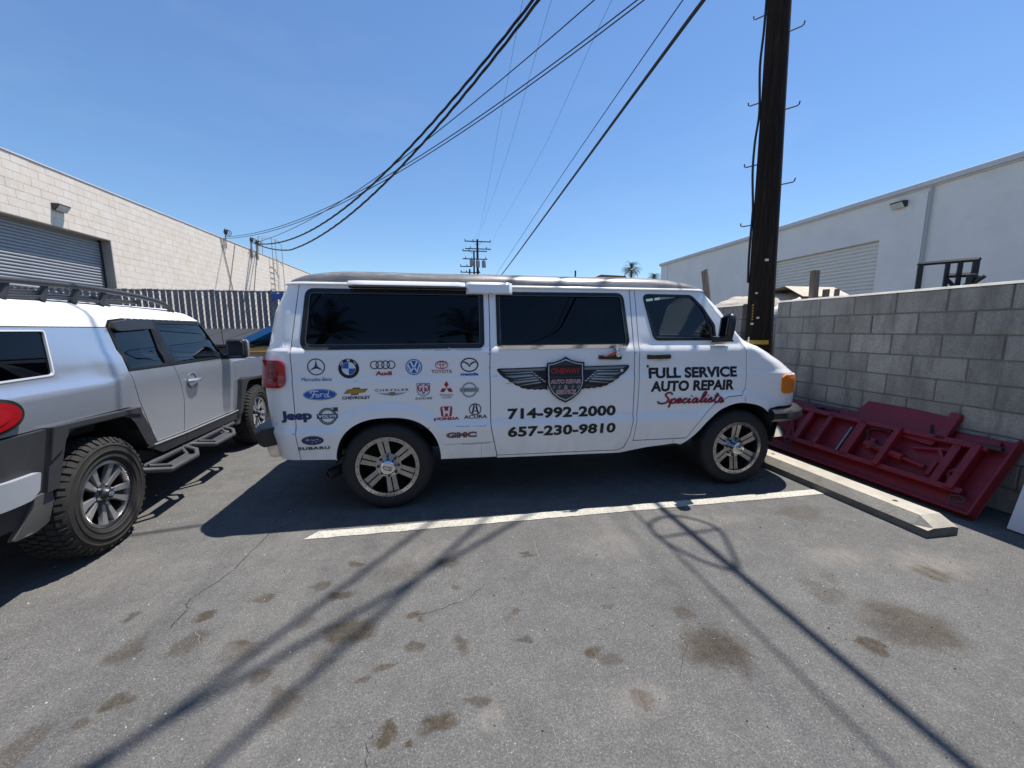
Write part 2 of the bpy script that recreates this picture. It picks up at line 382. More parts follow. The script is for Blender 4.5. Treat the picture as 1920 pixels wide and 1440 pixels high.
for i, c_ in enumerate([[(-1.254,3.056),(-1.33,2.964),(-1.359,2.706),(-1.374,2.472),(-1.436,2.317),(-1.458,2.222),(-1.431,2.167),(-1.427,2.076),(-1.429,2.022)],[(-1.458,4.318),(-1.543,4.174),(-1.557,3.867),(-1.541,3.644)],[(-1.315,3.389),(-1.368,3.251),(-1.376,3.076)],[(0.187,2.112),(0.086,2.011),(-0.061,1.95),(-0.2,1.913)],[(-0.306,1.204),(-0.324,1.277),(-0.309,1.316)],[(0.964,1.352),(1.091,1.506),(1.104,1.57)]]):
    crack(c_, 0.006 if i < 3 else 0.003, i)
m_scuff = M('scuff_pale', (.27, .26, .245), .9)
for i, c_ in enumerate([[(.57, 2.52), (.572, 2.21), (.578, 1.98)], [(-1.28, 1.98), (-1.24, 1.93), (-1.22, 1.88)], [(1.0, 1.12), (1.05, 1.05), (1.06, .98)], [(1.62, 1.30), (1.68, 1.24), (1.74, 1.16)], [(-2.0, 2.55), (-1.9, 2.60), (-1.82, 2.62)], [(2.75, 1.95), (2.95, 1.90), (3.2, 1.80)], [(.35, 1.25), (.37, 1.18), (.38, 1.1)]]):
    crack(c_, .0025, 50 + i, 'scuff', m_scuff)
# loose grit lying on the asphalt
gr = MB(); r_ = random.Random(3)
for i in range(900):
    x = r_.uniform(-3.0, 4.2); y = r_.uniform(0.9, 3.6) ** 1.0; s_ = r_.uniform(.0015, .0055) * (1.6 if r_.random() < .06 else 1)
    if r_.random() < .35: x, y = r_.gauss(1.6, .9), r_.gauss(1.9, .5)
    a = r_.uniform(0, 6.28); c1, s1 = math.cos(a), math.sin(a); e = r_.uniform(.5, 1)
    pts = [(s_, 0, 0), (0, s_ * e, 0), (-s_, 0, 0), (0, -s_ * e, 0), (0, 0, s_ * .9)]
    gr.add([(x + c1 * px - s1 * py, y + s1 * px + c1 * py, pz + .0005) for px, py, pz in pts], [(0, 1, 4), (1, 2, 4), (2, 3, 4), (3, 0, 4)], 0 if r_.random() < .7 else 1)
props(gr.obj('grit', [M('grit_pale', (0.55, 0.53, 0.48), .9), M('grit_dark', (0.03, 0.03, 0.03), .9)]), 'pale and dark grit scattered over the asphalt', 'grit', kind='stuff')
# parking line
ml = bpy.data.materials.new('line_paint'); ml.use_nodes = True; t = NT(ml); p = t.pos()
c = t.ramp(t.noise(p, 3.0, 5), [(0.3, (0.43, 0.405, 0.34)), (0.7, (0.56, 0.535, 0.46))])
wear = t.math('MULTIPLY', t.ramp(t.noise(p, 60, 5, .75), [(0.48, 0.0), (0.64, 1.0)]), 0.8); c = t.mix(wear, c, (0.19, 0.185, 0.175))
t.link(c, t.b.inputs['Base Color']); t.b.inputs['Roughness'].default_value = .85; t.bump(t.noise(p, 140, 3), .4, .004)
vs = []; fs = []; r_ = random.Random(5)
for i in range(91):
    x = -1.04 + i * (4.47 / 90); j = r_.uniform(-.004, .004); yc = 2.862 + (x + 1) * .014
    vs += [(x + (0.0 if i else -.02), yc - .052 + j, .004), (x + (0 if i else .05), yc + .05 + r_.uniform(-.004, .004), .004)]
    if i: fs.append((2 * i - 2, 2 * i, 2 * i + 1, 2 * i - 1))
o = MB().add(vs, fs).obj('parking_line', ml); o['kind'] = 'structure'
# concrete wheel stop
mst = M('stop_concrete', (0.44, 0.40, 0.33), .9, var=.28, vscale=5, bump=.5, bscale=60)
st = MB(); y0, y1 = 2.10, 3.94; sec = [(-.14, 0), (.14, 0), (.138, .058), (.092, .132), (-.092, .132), (-.138, .058)]
ends = [(y0, 1.0, 0), (y0 + .09, 1.0, 1), (y1 - .09, 1.0, 1), (y1, 1.0, 0)]
rings = []
for y, k, full in ends:
    rings.append([(3.535 + x * (1 if full or z < .07 else .95), y, z if (full or z < .07) else .07) for x, z in sec])
stv = [v for r0 in rings for v in r0]; stf = [(i * 6 + k, i * 6 + (k + 1) % 6, (i + 1) * 6 + (k + 1) % 6, (i + 1) * 6 + k) for i in range(3) for k in range(6)]
st.add(stv, stf + [tuple(range(6))[::-1], tuple(range(18, 24))])
for i in range(3):
    for k in (1, 5): st.m[i * 6 + k] = 1
st.m[-2] = st.m[-1] = 1; st.m[1] = st.m[13] = st.m[5] = 1
STOP = props(st.obj('wheel_stop', [mst, M('stop_sealer', (.15, .142, .125), .9, var=.4, vscale=9, bump=.5)]), 'chipped concrete wheel stop in front of the van', 'wheel stop')
for y in (2.42, 3.62):
    MB().lathe([(0, .004), (.016, .004), (.02, 0)], (3.535, y, .1305), (0, 0, 1), 12).obj('anchor_hole', m_crack, STOP)

# ------------------------------------------------------------------ grey block wall on the right
def block_mat(name, base, var, dirt, speck=.6):
    m = bpy.data.materials.new(name); m.use_nodes = True; t = NT(m); p = t.pos(); oi = t.new('ShaderNodeObjectInfo')
    c = t.ramp(oi.outputs['Random'], [(0.0, tuple(x * (1 - var) for x in base)), (1.0, tuple(x * (1 + var) for x in base))])
    c = t.mix(speck, c, t.ramp(t.noise(p, 95, 3, .8), [(0.3, .25), (.7, .78)]), 'OVERLAY')
    c = t.mix(.45, c, t.ramp(t.noise(p, 2.3, 6, .65), [(0.3, .3), (.7, .7)]), 'OVERLAY')
    if dirt:
        n_ = t.ramp(t.noise(t.pos((3.0, 3.0, .7)), 2.2, 6, .7), [(0.45, 0.0), (0.75, dirt)]); c = t.mix(n_, c, tuple(x * .42 for x in base))
    t.link(c, t.b.inputs['Base Color']); t.b.inputs['Roughness'].default_value = .93; t.b.inputs['Specular IOR Level'].default_value = .25
    t.bump(t.noise(p, 130, 4, .8), .6, .005); return m
m_blk = block_mat('wall_block', (0.33, 0.31, 0.268), .12, .85); m_mort = M('wall_mortar', (0.20, 0.19, 0.175), .95, var=.2, vscale=8, bump=.4)
CH = 1.87 / 9; BL = .4156; WX = 4.5
bmb = MB().box((0, 0, 0), (.196, BL - .011, CH - .011), .006).obj('block', m_blk); blk_mesh = bmb.data; bpy.data.objects.remove(bmb)
hb = MB().box((0, 0, 0), (.196, BL / 2 - .011, CH - .011), .006).obj('block', m_blk); half_mesh = hb.data; bpy.data.objects.remove(hb)
for me_ in (blk_mesh, half_mesh): me_.transform(Matrix.Translation((0, 0, -CH / 2 + .0055)))
def block_wall(ya, yb, label, ph=0):
    W = thing('block_wall', (WX + .1, (ya + yb) / 2, 0), label, 'wall'); b0 = rootloc(W)
    MB().box((WX + .1, (ya + yb) / 2, .93), (.176, yb - ya - .02, 1.855)).obj('mortar', m_mort, W)
    for r0 in range(9):
        y = ya; first = (r0 + ph) % 2
        while y < yb - .05:
            half = first or y + BL > yb + .02; L = BL / 2 if half else BL; first = 0
            o = bpy.data.objects.new('block', half_mesh if half else blk_mesh); COL.objects.link(o); o.parent = W
            o.location = Vector((WX + .1 + rnd.uniform(-.003, .003), y + L / 2, (r0 + .5) * CH)) - b0; y += L
    cs = [(-.004, 0), (.2, 0), (.19, .018), (.05, .026), (.022, .022)]; n_ = 5; vs = [(WX + x, y, 1.868 + z) for y in (ya, yb) for x, z in cs]
    MB().add(vs, [(i, (i + 1) % n_, n_ + (i + 1) % n_, n_ + i) for i in range(n_)] + [tuple(range(n_))[::-1], tuple(range(n_, 2 * n_))]).obj('mortar_cap', M('cap_mortar', (.50, .48, .43), .95, var=.3, vscale=8, bump=.5), W)
    return W
yw = 4.77
block_wall(yw - BL * 10, yw, 'near stretch of grey block wall behind the red steel frame', 1)
block_wall(5.42, 5.42 + BL * 12, 'far stretch of grey block wall beyond the utility pole', 0)

# ------------------------------------------------------------------ left building of cream painted blocks
LX = -10.0; LZ = 5.6; LC = .2045; LB = .409
m_cream = block_mat('cream_block', (0.82, 0.72, 0.61), .02, .16, .22); m_cmort = M('cream_mortar', (0.70, 0.61, 0.51), .95)
BLD = thing('cream_building', (LX - 6, 20, 0), 'long cream painted block building behind the slatted fence', 'building'); bb = rootloc(BLD)
DY0, DY1, DZ = 7.2, 14.0, LZ - 7 * LC
cw = MB()
def wall_box(mb, x0, x1, y0, y1, z0, z1, mi=0): mb.box(((x0 + x1) / 2, (y0 + y1) / 2, (z0 + z1) / 2), (x1 - x0, y1 - y0, z1 - z0), 0, None, mi)
wall_box(cw, LX - .2, LX - .006, -4, DY0, 0, LZ); wall_box(cw, LX - .2, LX - .006, DY1, 46, 0, LZ); wall_box(cw, LX - .2, LX - .006, DY0, DY1, DZ, LZ)
wall_box(cw, LX - 14, LX - .2, -4, -3.8, 0, LZ); wall_box(cw, LX - 14, LX - .2, 45.8, 46, 0, LZ); wall_box(cw, LX - 14, LX - 13.8, -3.8, 45.8, 0, LZ)
cw.obj('wall', m_cmort, BLD)
MB().box((LX - 7.1, 21, LZ - .3), (13.7, 49.4, .1)).obj('roof', M('roof_felt', (.3, .3, .3), .9), BLD)
jm = MB().box((LX - .16, DY1 - .005, DZ / 2), (.31, .02, DZ)).box((LX - .16, DY0 + .005, DZ / 2), (.31, .02, DZ)).box((LX - .16, (DY0 + DY1) / 2, DZ - .006), (.31, DY1 - DY0 - .03, .02))
jm.obj('door_jamb', M('jamb_paint', (.40, .35, .30), .8, var=.1), BLD)
cb = MB().box((0, 0, 0), (.06, LB - .0025, LC - .008), .004).obj('block', m_cream); cmesh = cb.data; bpy.data.objects.remove(cb); cmesh.transform(Matrix.Translation((0, 0, -LC / 2 + .0035)))
cells = []; halves = []; 
for r0 in range(int(LZ / LC) + 1):
    zc = LZ - (r0 + .5) * LC
    if zc < .1: break
    y = 9.0 + (LB / 2 if r0 % 2 else 0)
    if zc < DZ:           # courses beside the door start at the jamb, half blocks every second course
        y = DY1
        if r0 % 2: halves.append((y + LB / 4, zc)); y += LB / 2
    while y < 45.6:
        cells.append((y + LB / 2, zc)); y += LB
vis = sorted([c_ for c_ in cells if c_[1] > 2.3], key=lambda c_: c_[0])
near = vis[:290]; rest = [c_ for c_ in cells if c_ not in set(near)]
for yc, zc in near:
    o = bpy.data.objects.new('block', cmesh); COL.objects.link(o); o.parent = BLD; o.location = Vector((LX - .03 + rnd.uniform(0, .003), yc, zc)) - bb
for yc, zc in halves:
    if zc > 2.3: o = bpy.data.objects.new('block', cmesh); COL.objects.link(o); o.parent = BLD; o.scale = (1, .49, 1); o.location = Vector((LX - .03, yc, zc)) - bb
rb = MB()
for yc, zc in rest: rb.box((LX - .03, yc, zc), (.06, LB - .0025, LC - .008), 0)
rb.obj('far_blocks', m_cream, BLD)['kind'] = 'stuff'
cap = MB().box((LX - .1, 21, LZ + .018), (.24, 50.1, .034), .006).obj('parapet_cap', M('cap_cream', (.66, .60, .53), .85, var=.2, vscale=2), BLD)
# roller door of ribbed slats, each slat its own piece
m_slat = M('roller_grey', (.36, .37, .39), .36, metal=.1, var=.12, vscale=2)
RD = MB(); pitch = .082; prof = [(0, 0), (.030, .006), (.040, .022), (.034, .048), (.008, .072), (0, .082)]
def slat_mesh(L, nm, mt):
    vs = [(x, s_ * L / 2, z) for s_ in (-1, 1) for x, z in prof]; k = len(prof)
    me = bpy.data.meshes.new(nm); me.from_pydata(vs, [], [(i, k + i, k + i + 1, i + 1) for i in range(k - 1)]); me.materials.append(mt)
    me.polygons.foreach_set('use_smooth', [True] * len(me.polygons)); me.update(); return me
sm = slat_mesh(DY1 - DY0 - .06, 'slat', m_slat)
ROLL = MB().box((LX - .315, (DY0 + DY1) / 2, DZ / 2), (.01, DY1 - DY0, DZ)).obj('roller_door', m_slat, BLD)
for i in range(int(DZ / pitch)):
    z = i * pitch
    if z < 2.0: continue
    o = bpy.data.objects.new('slat', sm); COL.objects.link(o); o.parent = ROLL; o.location = Vector((LX - .30, (DY0 + DY1) / 2, z)) - bb
MB().box((LX - .27, DY1 - .05, DZ / 2), (.06, .05, DZ), .005).obj('guide_rail', M('guide_dark', (.02, .02, .02), .6), BLD)
def wall_light(c, nrm, along, label, s_=1.0):
    c = Vector(c); n = Vector(nrm); a = Vector(along); T = thing('wall_light', c, label, 'light'); z = Vector((0, 0, 1))
    w = .27 * s_; fr = (c, n, z, a)
    MB().prism([(0, -.13), (.10, -.15), (.27, .06), (.27, .11), (.0, .13)], (c, n * s_, z * s_, a * s_), -.27, .27).obj('housing', M('light_bronze', (.035, .033, .032), .5), T)
    p0 = c + (n * .112 - z * .152) * s_; p1 = c + (n * .276 + z * .05) * s_; o_ = (n * .012 - z * .009) * s_
    q = [p0 + o_ - a * .24 * s_, p0 + o_ + a * .24 * s_, p1 + o_ + a * .24 * s_, p1 + o_ - a * .24 * s_]
    MB().hexa([x - o_ * .8 for x in q] + q).obj('lens', M('light_lens', (.62, .62, .58), .25, var=.15, vscale=9), T)
    return T
wall_light((LX, 12.45, 4.66), (1, 0, 0), (0, 1, 0), 'bronze floodlight above the grey roller door', .62)
# ------------------------------------------------------------------ right building
RX = 13.4; RZ = 5.53
m_stucco = M('white_stucco', (.83, .79, .73), .9, var=.09, vscale=1.2, bump=.55, bscale=35)
RB = thing('white_building', (RX + 7, 9, 0), 'white stucco warehouse behind the grey block wall', 'building')
rw = MB(); RY0, RY1, RDZ = 10.55, 14.55, 4.28
wall_box(rw, RX, RX + .2, -14, RY0, 0, RZ); wall_box(rw, RX, RX + .2, RY1, 23.35, 0, RZ); wall_box(rw, RX, RX + .2, RY0, RY1, RDZ, RZ)
wall_box(rw, RX + .2, RX + 14, 23.15, 23.35, 0, RZ); wall_box(rw, RX + .2, RX + 14, -14, -13.8, 0, RZ); wall_box(rw, RX + 13.8, RX + 14, -13.8, 23.15, 0, RZ)
rw.obj('wall', m_stucco, RB)
MB().box((RX + 7, 4.7, RZ - .05), (13.5, 36.8, .1)).obj('roof', M('roof_felt', (.3, .3, .3), .9), RB)
fl = M('flashing_white', (.62, .62, .61), .6, var=.1)
MB().box((RX - .04, 4.68, RZ + .02), (.14, 37.5, .14), .01).box((RX - .02, 4.68, RZ - .07), (.06, 37.46, .05), .008).obj('roof_edge', fl, RB)
MB().box((RX - .03, 9.55, RZ / 2 - .1), (.06, .30, RZ - .2), .008).obj('pilaster', m_stucco, RB)
MB().tube([(RX - .06, 9.33, .1), (RX - .06, 9.33, RZ - .1)], .03, 8).obj('downpipe', M('pipe_grey', (.45, .45, .46), .5), RB)
MB().box((RX - .008, 22.6, RZ / 2), (.02, .05, RZ - .2)).obj('corner_trim', fl, RB)
RROLL = MB().box((RX + .19, (RY0 + RY1) / 2, RDZ / 2), (.01, RY1 - RY0, RDZ)).obj('roller_door', M('roller_white', (.78, .74, .67), .5, var=.05), RB)
sm2 = slat_mesh(RY1 - RY0 - .02, 'slat', MATS['roller_white'])
for i in range(int(RDZ / .122)):
    z = i * .122
    if z < 1.7: continue
    o = bpy.data.objects.new('slat', sm2); COL.objects.link(o); o.parent = RROLL; o.scale = (1.7, 1, .122 / .082); o.rotation_euler = (0, 0, math.pi); o.location = Vector((RX + .16, (RY0 + RY1) / 2, z)) - rootloc(RB)
for y in (RY0 + .015, RY1 - .015): MB().box((RX + .1, y, RDZ / 2), (.2, .03, RDZ)).obj('door_jamb', m_stucco, RB)
wall_light((RX, 10.1, 5.18), (-1, 0, 0), (0, 1, 0), 'bronze floodlight high on the white stucco warehouse', .66)
# ------------------------------------------------------------------ slatted chain-link fence
FY = 10.2; FZ = 2.43; m_slatf = M('fence_slat', (.21, .212, .225), .55, var=.15, vscale=3); m_galv = M('galvanised', (.30, .31, .33), .45, metal=.7, var=.2)
FN = thing('slatted_fence', (-4, FY, 0), 'chain-link fence with dark slats across the yard behind the cars', 'fence'); fb = rootloc(FN)
so_ = MB().box((0, 0, 0), (.094, .012, FZ - .08), .002).obj('slat', m_slatf); smesh = so_.data; bpy.data.objects.remove(so_); smesh.transform(Matrix.Translation((0, 0, -(FZ - .08) / 2)))
x = -9.9
while x < 2.0:
    o = bpy.data.objects.new('slat', smesh); COL.objects.link(o); o.parent = FN; o.rotation_euler = (rnd.uniform(-.004, .004), rnd.uniform(-.008, .008), 0)
    o.location = Vector((x, FY, FZ / 2 + .02 + rnd.uniform(-.012, .012))) - fb; x += .125
cl = MB(); x = -12.6
while x < 2.0:
    for sg in (1, -1):
        a = (x, 0.06) if sg > 0 else (x + FZ - .06, 0.06); b = (x + FZ - .06, FZ) if sg > 0 else (x, FZ)
        lo, hi = -9.95, 2.05; pts = []
        for px, pz in (a, b): pts.append([px, pz])
        (xa, za), (xb, zb) = pts
        def clip(xv): return za + (zb - za) * (xv - xa) / (xb - xa)
        if max(xa, xb) < lo or min(xa, xb) > hi: continue
        if xa < lo: za, xa = clip(lo), lo
        if xb < lo: zb, xb = clip(lo), lo
        if xa > hi: za, xa = clip(hi), hi
        if xb > hi: zb, xb = clip(hi), hi
        cl.tube([(xa, FY - .012 - .004 * sg, za), (xb, FY - .012 - .004 * sg, zb)], .0035, 4, False)
    x += .125
cl.obj('chain_link', M('link_wire', (.10, .105, .12), .5, metal=.5), FN)['kind'] = 'stuff'
for x in (-9.9, -4.12, -1.1, 1.95): MB().lathe([(0, 0), (.04, 0), (.04, FZ - .01), (.025, FZ + .02), (0, FZ + .03)], (x, FY + .06, 0), (0, 0, 1), 14).obj('post', m_galv, FN)
MB().tube([(-9.9, FY + .03, FZ - .04), (1.95, FY + .03, FZ - .04)], .021, 8).obj('top_rail', m_galv, FN)
SG = MB().box((-4.0, FY - .03, 2.28), (.20, .008, .14), .003).obj('fence_sign', M('sign_blue', (.04, .10, .36), .5)); props(SG, 'small blue sign wired to the slatted fence by the van roof', 'sign')
# ------------------------------------------------------------------ utility pole beside the wall
mp = bpy.data.materials.new('creosote_wood'); mp.use_nodes = True; t = NT(mp); p = t.pos((1, 1, .045)); g1 = t.noise(p, 34, 6, .75); g2 = t.noise(t.pos((1, 1, .3)), 3, 4)
c = t.ramp(g1, [(.3, (.008, .0055, .004)), (.55, (.026, .017, .012)), (.8, (.062, .044, .032))]); c = t.mix(.5, c, t.ramp(g2, [(.3, .3), (.7, .7)]), 'OVERLAY')
t.link(c, t.b.inputs['Base Color']); t.b.inputs['Roughness'].default_value = .85; t.b.inputs['Specular IOR Level'].default_value = .2; t.bump(g1, .9, .02)
POLE = thing('utility_pole', (4.66, 5.19, 0), 'dark creosoted utility pole standing in the gap of the block wall', 'pole')
def pc(z): return Vector((4.66 - .006 * z, 5.19 + .026 * z, z))      # the pole leans a little
def pr(z): return .185 - .0075 * z
pm = MB(); N_ = 28; rings = 60; vs = []; r_ = random.Random(2); lob = [r_.uniform(-.006, .006) for _ in range(N_)]
for i in range(rings + 1):
    z = 11.8 * i / rings; cc = pc(z)
    for k in range(N_):
        a = 2 * math.pi * k / N_; rr = pr(z) + lob[k] + .004 * noise.noise((k * .9, z * .6, 1)); vs.append(cc + Vector((math.cos(a), math.sin(a), 0)) * rr)
fs = [(i * N_ + k, i * N_ + (k + 1) % N_, (i + 1) * N_ + (k + 1) % N_, (i + 1) * N_ + k) for i in range(rings) for k in range(N_)] + [tuple(rings * N_ + k for k in range(N_))]
pm.add(vs, fs).obj('shaft', mp, POLE, 60)
m_steel = M('dull_steel', (.07, .065, .06), .55, metal=.6, var=.3); m_cable = M('cable_black', (.018, .018, .02), .6)
tow = Vector((-.78, -.62, 0)).normalized(); rgt = Vector((.62, -.78, 0)); lft = -rgt
for z, d in ((5.55, rgt), (4.75, lft), (4.55, rgt), (3.9, lft), (3.55, rgt), (3.05, lft), (5.9, lft)):
    a = pc(z) + d * (pr(z) - .02); MB().tube([a, a + d * .16, a + d * .18 + Vector((0, 0, .015)), a + d * .185 + Vector((0, 0, .05))], .009, 6).obj('step_bolt', m_steel, POLE)
hose = [pc(z) + (lft * .9 + tow * .35).normalized() * (pr(z) + .012 + b_) for z, b_ in ((2.2, .0), (2.6, .01), (3.2, .0), (3.35, .005), (3.8, .035), (4.2, .03), (4.6, .0), (5.2, .03), (5.7, .01), (6.5, .0), (8, 0))]
MB().tube(catmull([tuple(x) for x in hose], 6), .016, 8).obj('riser_cable', m_cable, POLE, 50)
def pole_patch(name, z0, z1, dirs, mat, n=10, out=.004):
    mb = MB(); vs = []
    for k in range(n + 1):
        a = dirs[0] + (dirs[1] - dirs[0]) * k / n; d = Vector((math.cos(a), math.sin(a), 0))
        for z in (z0, z1): vs.append(pc(z) + d * (pr(z) + .008 + out))
        for z in (z1, z0): vs.append(pc(z) + d * (pr(z) + .0))
    fs = [(i * 4 + j, (i + 1) * 4 + j, (i + 1) * 4 + (j + 1) % 4, i * 4 + (j + 1) % 4) for i in range(n) for j in range(4)] + [(0, 1, 2, 3), tuple(n * 4 + j for j in range(4))[::-1]]
    return mb.add(vs, fs).obj(name, mat, POLE, 40)
ac = math.atan2(tow.y, tow.x)
pole_patch('reflector_band', 1.285, 1.345, (ac - .9, ac + .95), M('band_yellow', (.60, .37, .03), .5, var=.25, vscale=12))
mt_ = M('tag_metal', (.6, .6, .58), .4, var=.3, vscale=30)
for z, a, s_ in ((2.02, -.15, .018), (1.66, .05, .02), (1.57, -.35, .024), (2.48, .42, .026)):
    pole_patch('metal_tag', z, z + s_ * 1.3, (ac + a - s_ / .2, ac + a + s_ / .2), mt_, 3, .007)
mn_ = M('tag_yellow', (.42, .30, .05), .6)
for i in range(6): pole_patch('number_tag', 1.64 + i * .042, 1.664 + i * .042, (ac - .40, ac - .31), mn_, 2)
CA = MB().box((4.45, 5.42, 9.0), (2.9, .10, .12), .01).obj('crossarm', mp, POLE)
for x in (3.43, 3.87, 4.69): MB().lathe([(0, 0), (.03, 0), (.035, .05), (.02, .07), (.03, .1), (0, .12)], (x, 5.42, 9.06), (0, 0, 1), 10).obj('insulator', M('insulator', (.25, .12, .08), .3), CA)
MB().box((4.2, 5.35, 6.42), (.75, .07, .07), .006).obj('standoff_arm', m_steel, POLE)

# ------------------------------------------------------------------ overhead wires
def wire(name, pts, r, label, n=6, group=None):
    o = MB().tube(pts, r, n, True).obj(name, m_cable, None, 60); return props(o, label, 'cable', group)
def para(B, P, co, n=40, t1=1.0):     # parabola: t=0 at B
    return [Vector((B[0] + (P[0] - B[0]) * t_, B[1] + (P[1] - B[1]) * t_, co[0] * t_ * t_ + co[1] * t_ + co[2])) for t_ in [t1 * i / n for i in range(n + 1)]]
tw = para((-10, 23.3), (4.55, 5.35), (8.34, -4.23, 6.03), 150)
for k, dz in ((0, 0), (1, -.32)):
    mb = MB(); base = [q + Vector((0.05 * k * (1 - i / 150), .18 * k * (1 - i / 150), dz * 1.5 * (1 - i / 150) ** .9 * min(1, i / 30))) if k else q for i, q in enumerate(tw)]
    for ph in (0, 2 * math.pi / 3, 4 * math.pi / 3):
        mb.tube([q + Vector((.017 * math.cos(i * .62 + ph), .010 * math.cos(i * .62 + ph), .017 * math.sin(i * .62 + ph))) for i, q in enumerate(base)], .0155, 6)
    props(mb.obj('service_cable', m_cable, None, 60), ['upper twisted service cable sweeping down to the cream building roof', 'lower twisted service cable sweeping down to the cream building roof'][k], 'cable')
wire('phone_cable', para((-10, 23.3), (4.55, 5.35), (3.43, -1.47, 6.07)), .011, 'thin single cable between the twisted cables and the straight pair')
wire('phone_cable', para((-10, 20.4), (4.55, 5.35), (4.23, -2.57, 5.72)), .0105, 'upper wire of the close straight pair running to the cream building')
wire('phone_cable', [q + Vector((.0, .02, -.07)) for q in para((-10, 20.4), (4.55, 5.35), (4.23, -2.57, 5.72))], .0105, 'lower wire of the close straight pair running to the cream building')
def along(xs, zs, y0=-16, y1=62, n=70):
    return [Vector((interp(xs, y), y, float(np.polyval(zs, y)))) for y in [y0 + (y1 - y0) * i / n for i in range(n + 1)]]
zt = np.polyfit([0, 6, 12.7, 33, 60], [6.45, 6.4, 6.15, 5.62, 6.6], 3)
wire('trunk_cable', along([(-16, 3.88), (6, 3.87), (12, 3.95), (33, 4.2), (62, 4.6)], zt), .031, 'thick black cable running straight away along the alley', 8)
zt2 = np.polyfit([0, 6, 12.7, 33, 60], [6.45, 6.4, 6.35, 5.8, 6.9], 3)
wire('messenger_cable', along([(-16, 3.62), (6, 3.62), (12, 3.66), (33, 3.9), (62, 4.4)], zt2), .010, 'thin black cable just left of the thick straight one')
lp = [(3.915, 3.17), (3.84, 3.10), (3.70, 3.24), (3.59, 3.50), (3.60, 3.70), (3.72, 3.80), (3.90, 3.82), (4.05, 3.70), (4.09, 3.56), (4.01, 3.36)]
SNO = props(MB().tube([(x, y, 6.36) for x, y in catmull(lp, 5, True)], .016, 6, closed=True).obj('cable_loop', m_cable, None, 60), 'spare fibre loop on the thick cable casting the teardrop shadow', 'cable')
MB().tube([(3.59, 3.54, 6.37), (4.09, 3.58, 6.37)], .014, 6).obj('crossbar', m_cable, SNO)
for a, d, lab in (((3.43, 5.40, 9.05), (-1.04, -1.52), 'left crossarm wire of the three passing overhead toward the left'), ((3.87, 5.40, 9.05), (-1.05, -1.52), 'middle crossarm wire of the three passing overhead toward the left'), ((4.69, 5.40, 9.05), (-1.70, -1.40), 'right crossarm wire of the three passing overhead toward the left')):
    wire('service_wire', [Vector((a[0] + d[0] * k * 1.6, a[1] + d[1] * k * 1.6, a[2] - .06 * k + .004 * k * k)) for k in range(0, 11)], .023, lab)
wire('service_wire', [Vector((4.55 - 1.455 * k, 5.3 - .305 * k, 8.0 - .24 * k + .004 * k * k)) for k in range(11)], .018, 'wire overhead that shades a stripe across the silver car')
for xs, zz, lab in ((([(-10, 2.4), (14, 2.55), (22, 2.8), (42, 3.6), (60, 3.35)]), (12.2, 11.6, 13.3), 'left of three faint wires reaching the distant pole'), (([(-10, 3.35), (14, 3.43), (22, 3.62), (42, 3.75), (60, 4.1)]), (12.2, 11.6, 13.3), 'middle of three faint wires reaching the distant pole'), (([(-10, 5.2), (14, 5.3), (22, 5.55), (42, 5.45), (60, 6.2)]), (12.2, 11.6, 13.2), 'right of three faint wires reaching the distant pole')):
    wire('line_wire', along(xs, np.polyfit([0, 25, 60], zz, 2), -16, 60), .006, lab, 5)
# ------------------------------------------------------------------ service heads, conduits and roof ladder on the cream building
m_cond = M('conduit', (.38, .35, .32), .6, var=.2)
for y, x2, lab, hh in ((20.35, .0, 'small service mast at the near end of the roof wires', 5.95), (22.75, .02, 'left of the two paired service masts above the cream wall', 6.12), (23.35, .02, 'right of the two paired service masts above the cream wall', 6.12)):
    SM = thing('service_mast', (LX + .06, y, 2.4), lab, 'mast')
    MB().tube([(LX + .06, y, 5.2), (LX + .06, y, hh)], .055 if hh > 6 else .025, 10).obj('conduit', m_cond, SM, 50)
    MB().lathe([(0, .2), (.03, .16), (.07, .08), (.08, -.02), (.04, -.1), (0, -.1)], (LX + .08, y, hh - .05), (0, 0, 1), 10).obj('weather_head', m_steel, SM, 50)
    for j in range(3):
        MB().tube(catmull([(LX + .1, y, hh), (LX + .2, y - .1 + .1 * j, hh + .06), (LX + .25, y - .16 + .16 * j, hh - .05), (LX + .15, y - .1 + .1 * j, hh - .2)], 5), .013, 5).obj('drip_loop', m_cable, SM)
for (ya, za), (yb, zb), lab in (((20.0, 5.6), (20.9, 2.3), 'left crossing cable hanging down the cream wall'), ((21.2, 5.55), (19.9, 2.3), 'right crossing cable hanging down the cream wall'), ((22.75, 5.7), (21.3, 2.3), 'thin conduit slanting down the cream wall under the left mast'), ((23.4, 5.6), (22.3, 2.3), 'thin conduit slanting down the cream wall under the right mast')):
    o = MB().tube([(LX + .03, ya, za), (LX + .03, yb, zb)], .018, 6).obj('wall_cable', M('wall_cable', (.25, .22, .20), .7)); props(o, lab, 'cable')
LD = thing('roof_ladder', (LX + .2, 25.2, 2.0), 'pale steel ladder fixed to the cream building near the service masts', 'ladder'); m_lad = M('ladder_paint', (.50, .47, .43), .6)
for y in (24.95, 25.42): MB().tube([(LX + .18, y, 2.0), (LX + .18, y, 6.7), (LX - .5, y, 6.75), (LX - .55, y, 5.7)], .025, 6).obj('rail', m_lad, LD)
z = 2.2
while z < 5.7: MB().tube([(LX + .18, 24.95, z), (LX + .18, 25.42, z)], .016, 6).obj('rung', m_lad, LD); z += .31
MB().tube([(LX + .22, 26.2, 2.0), (LX + .22, 26.2, 6.5), (LX + .22, 25.42, 6.7)], .022, 6).tube([(LX + .18, 25.42, 5.65), (LX + .22, 26.2, 5.3)], .02, 6).obj('hand_rail', m_lad, LD)

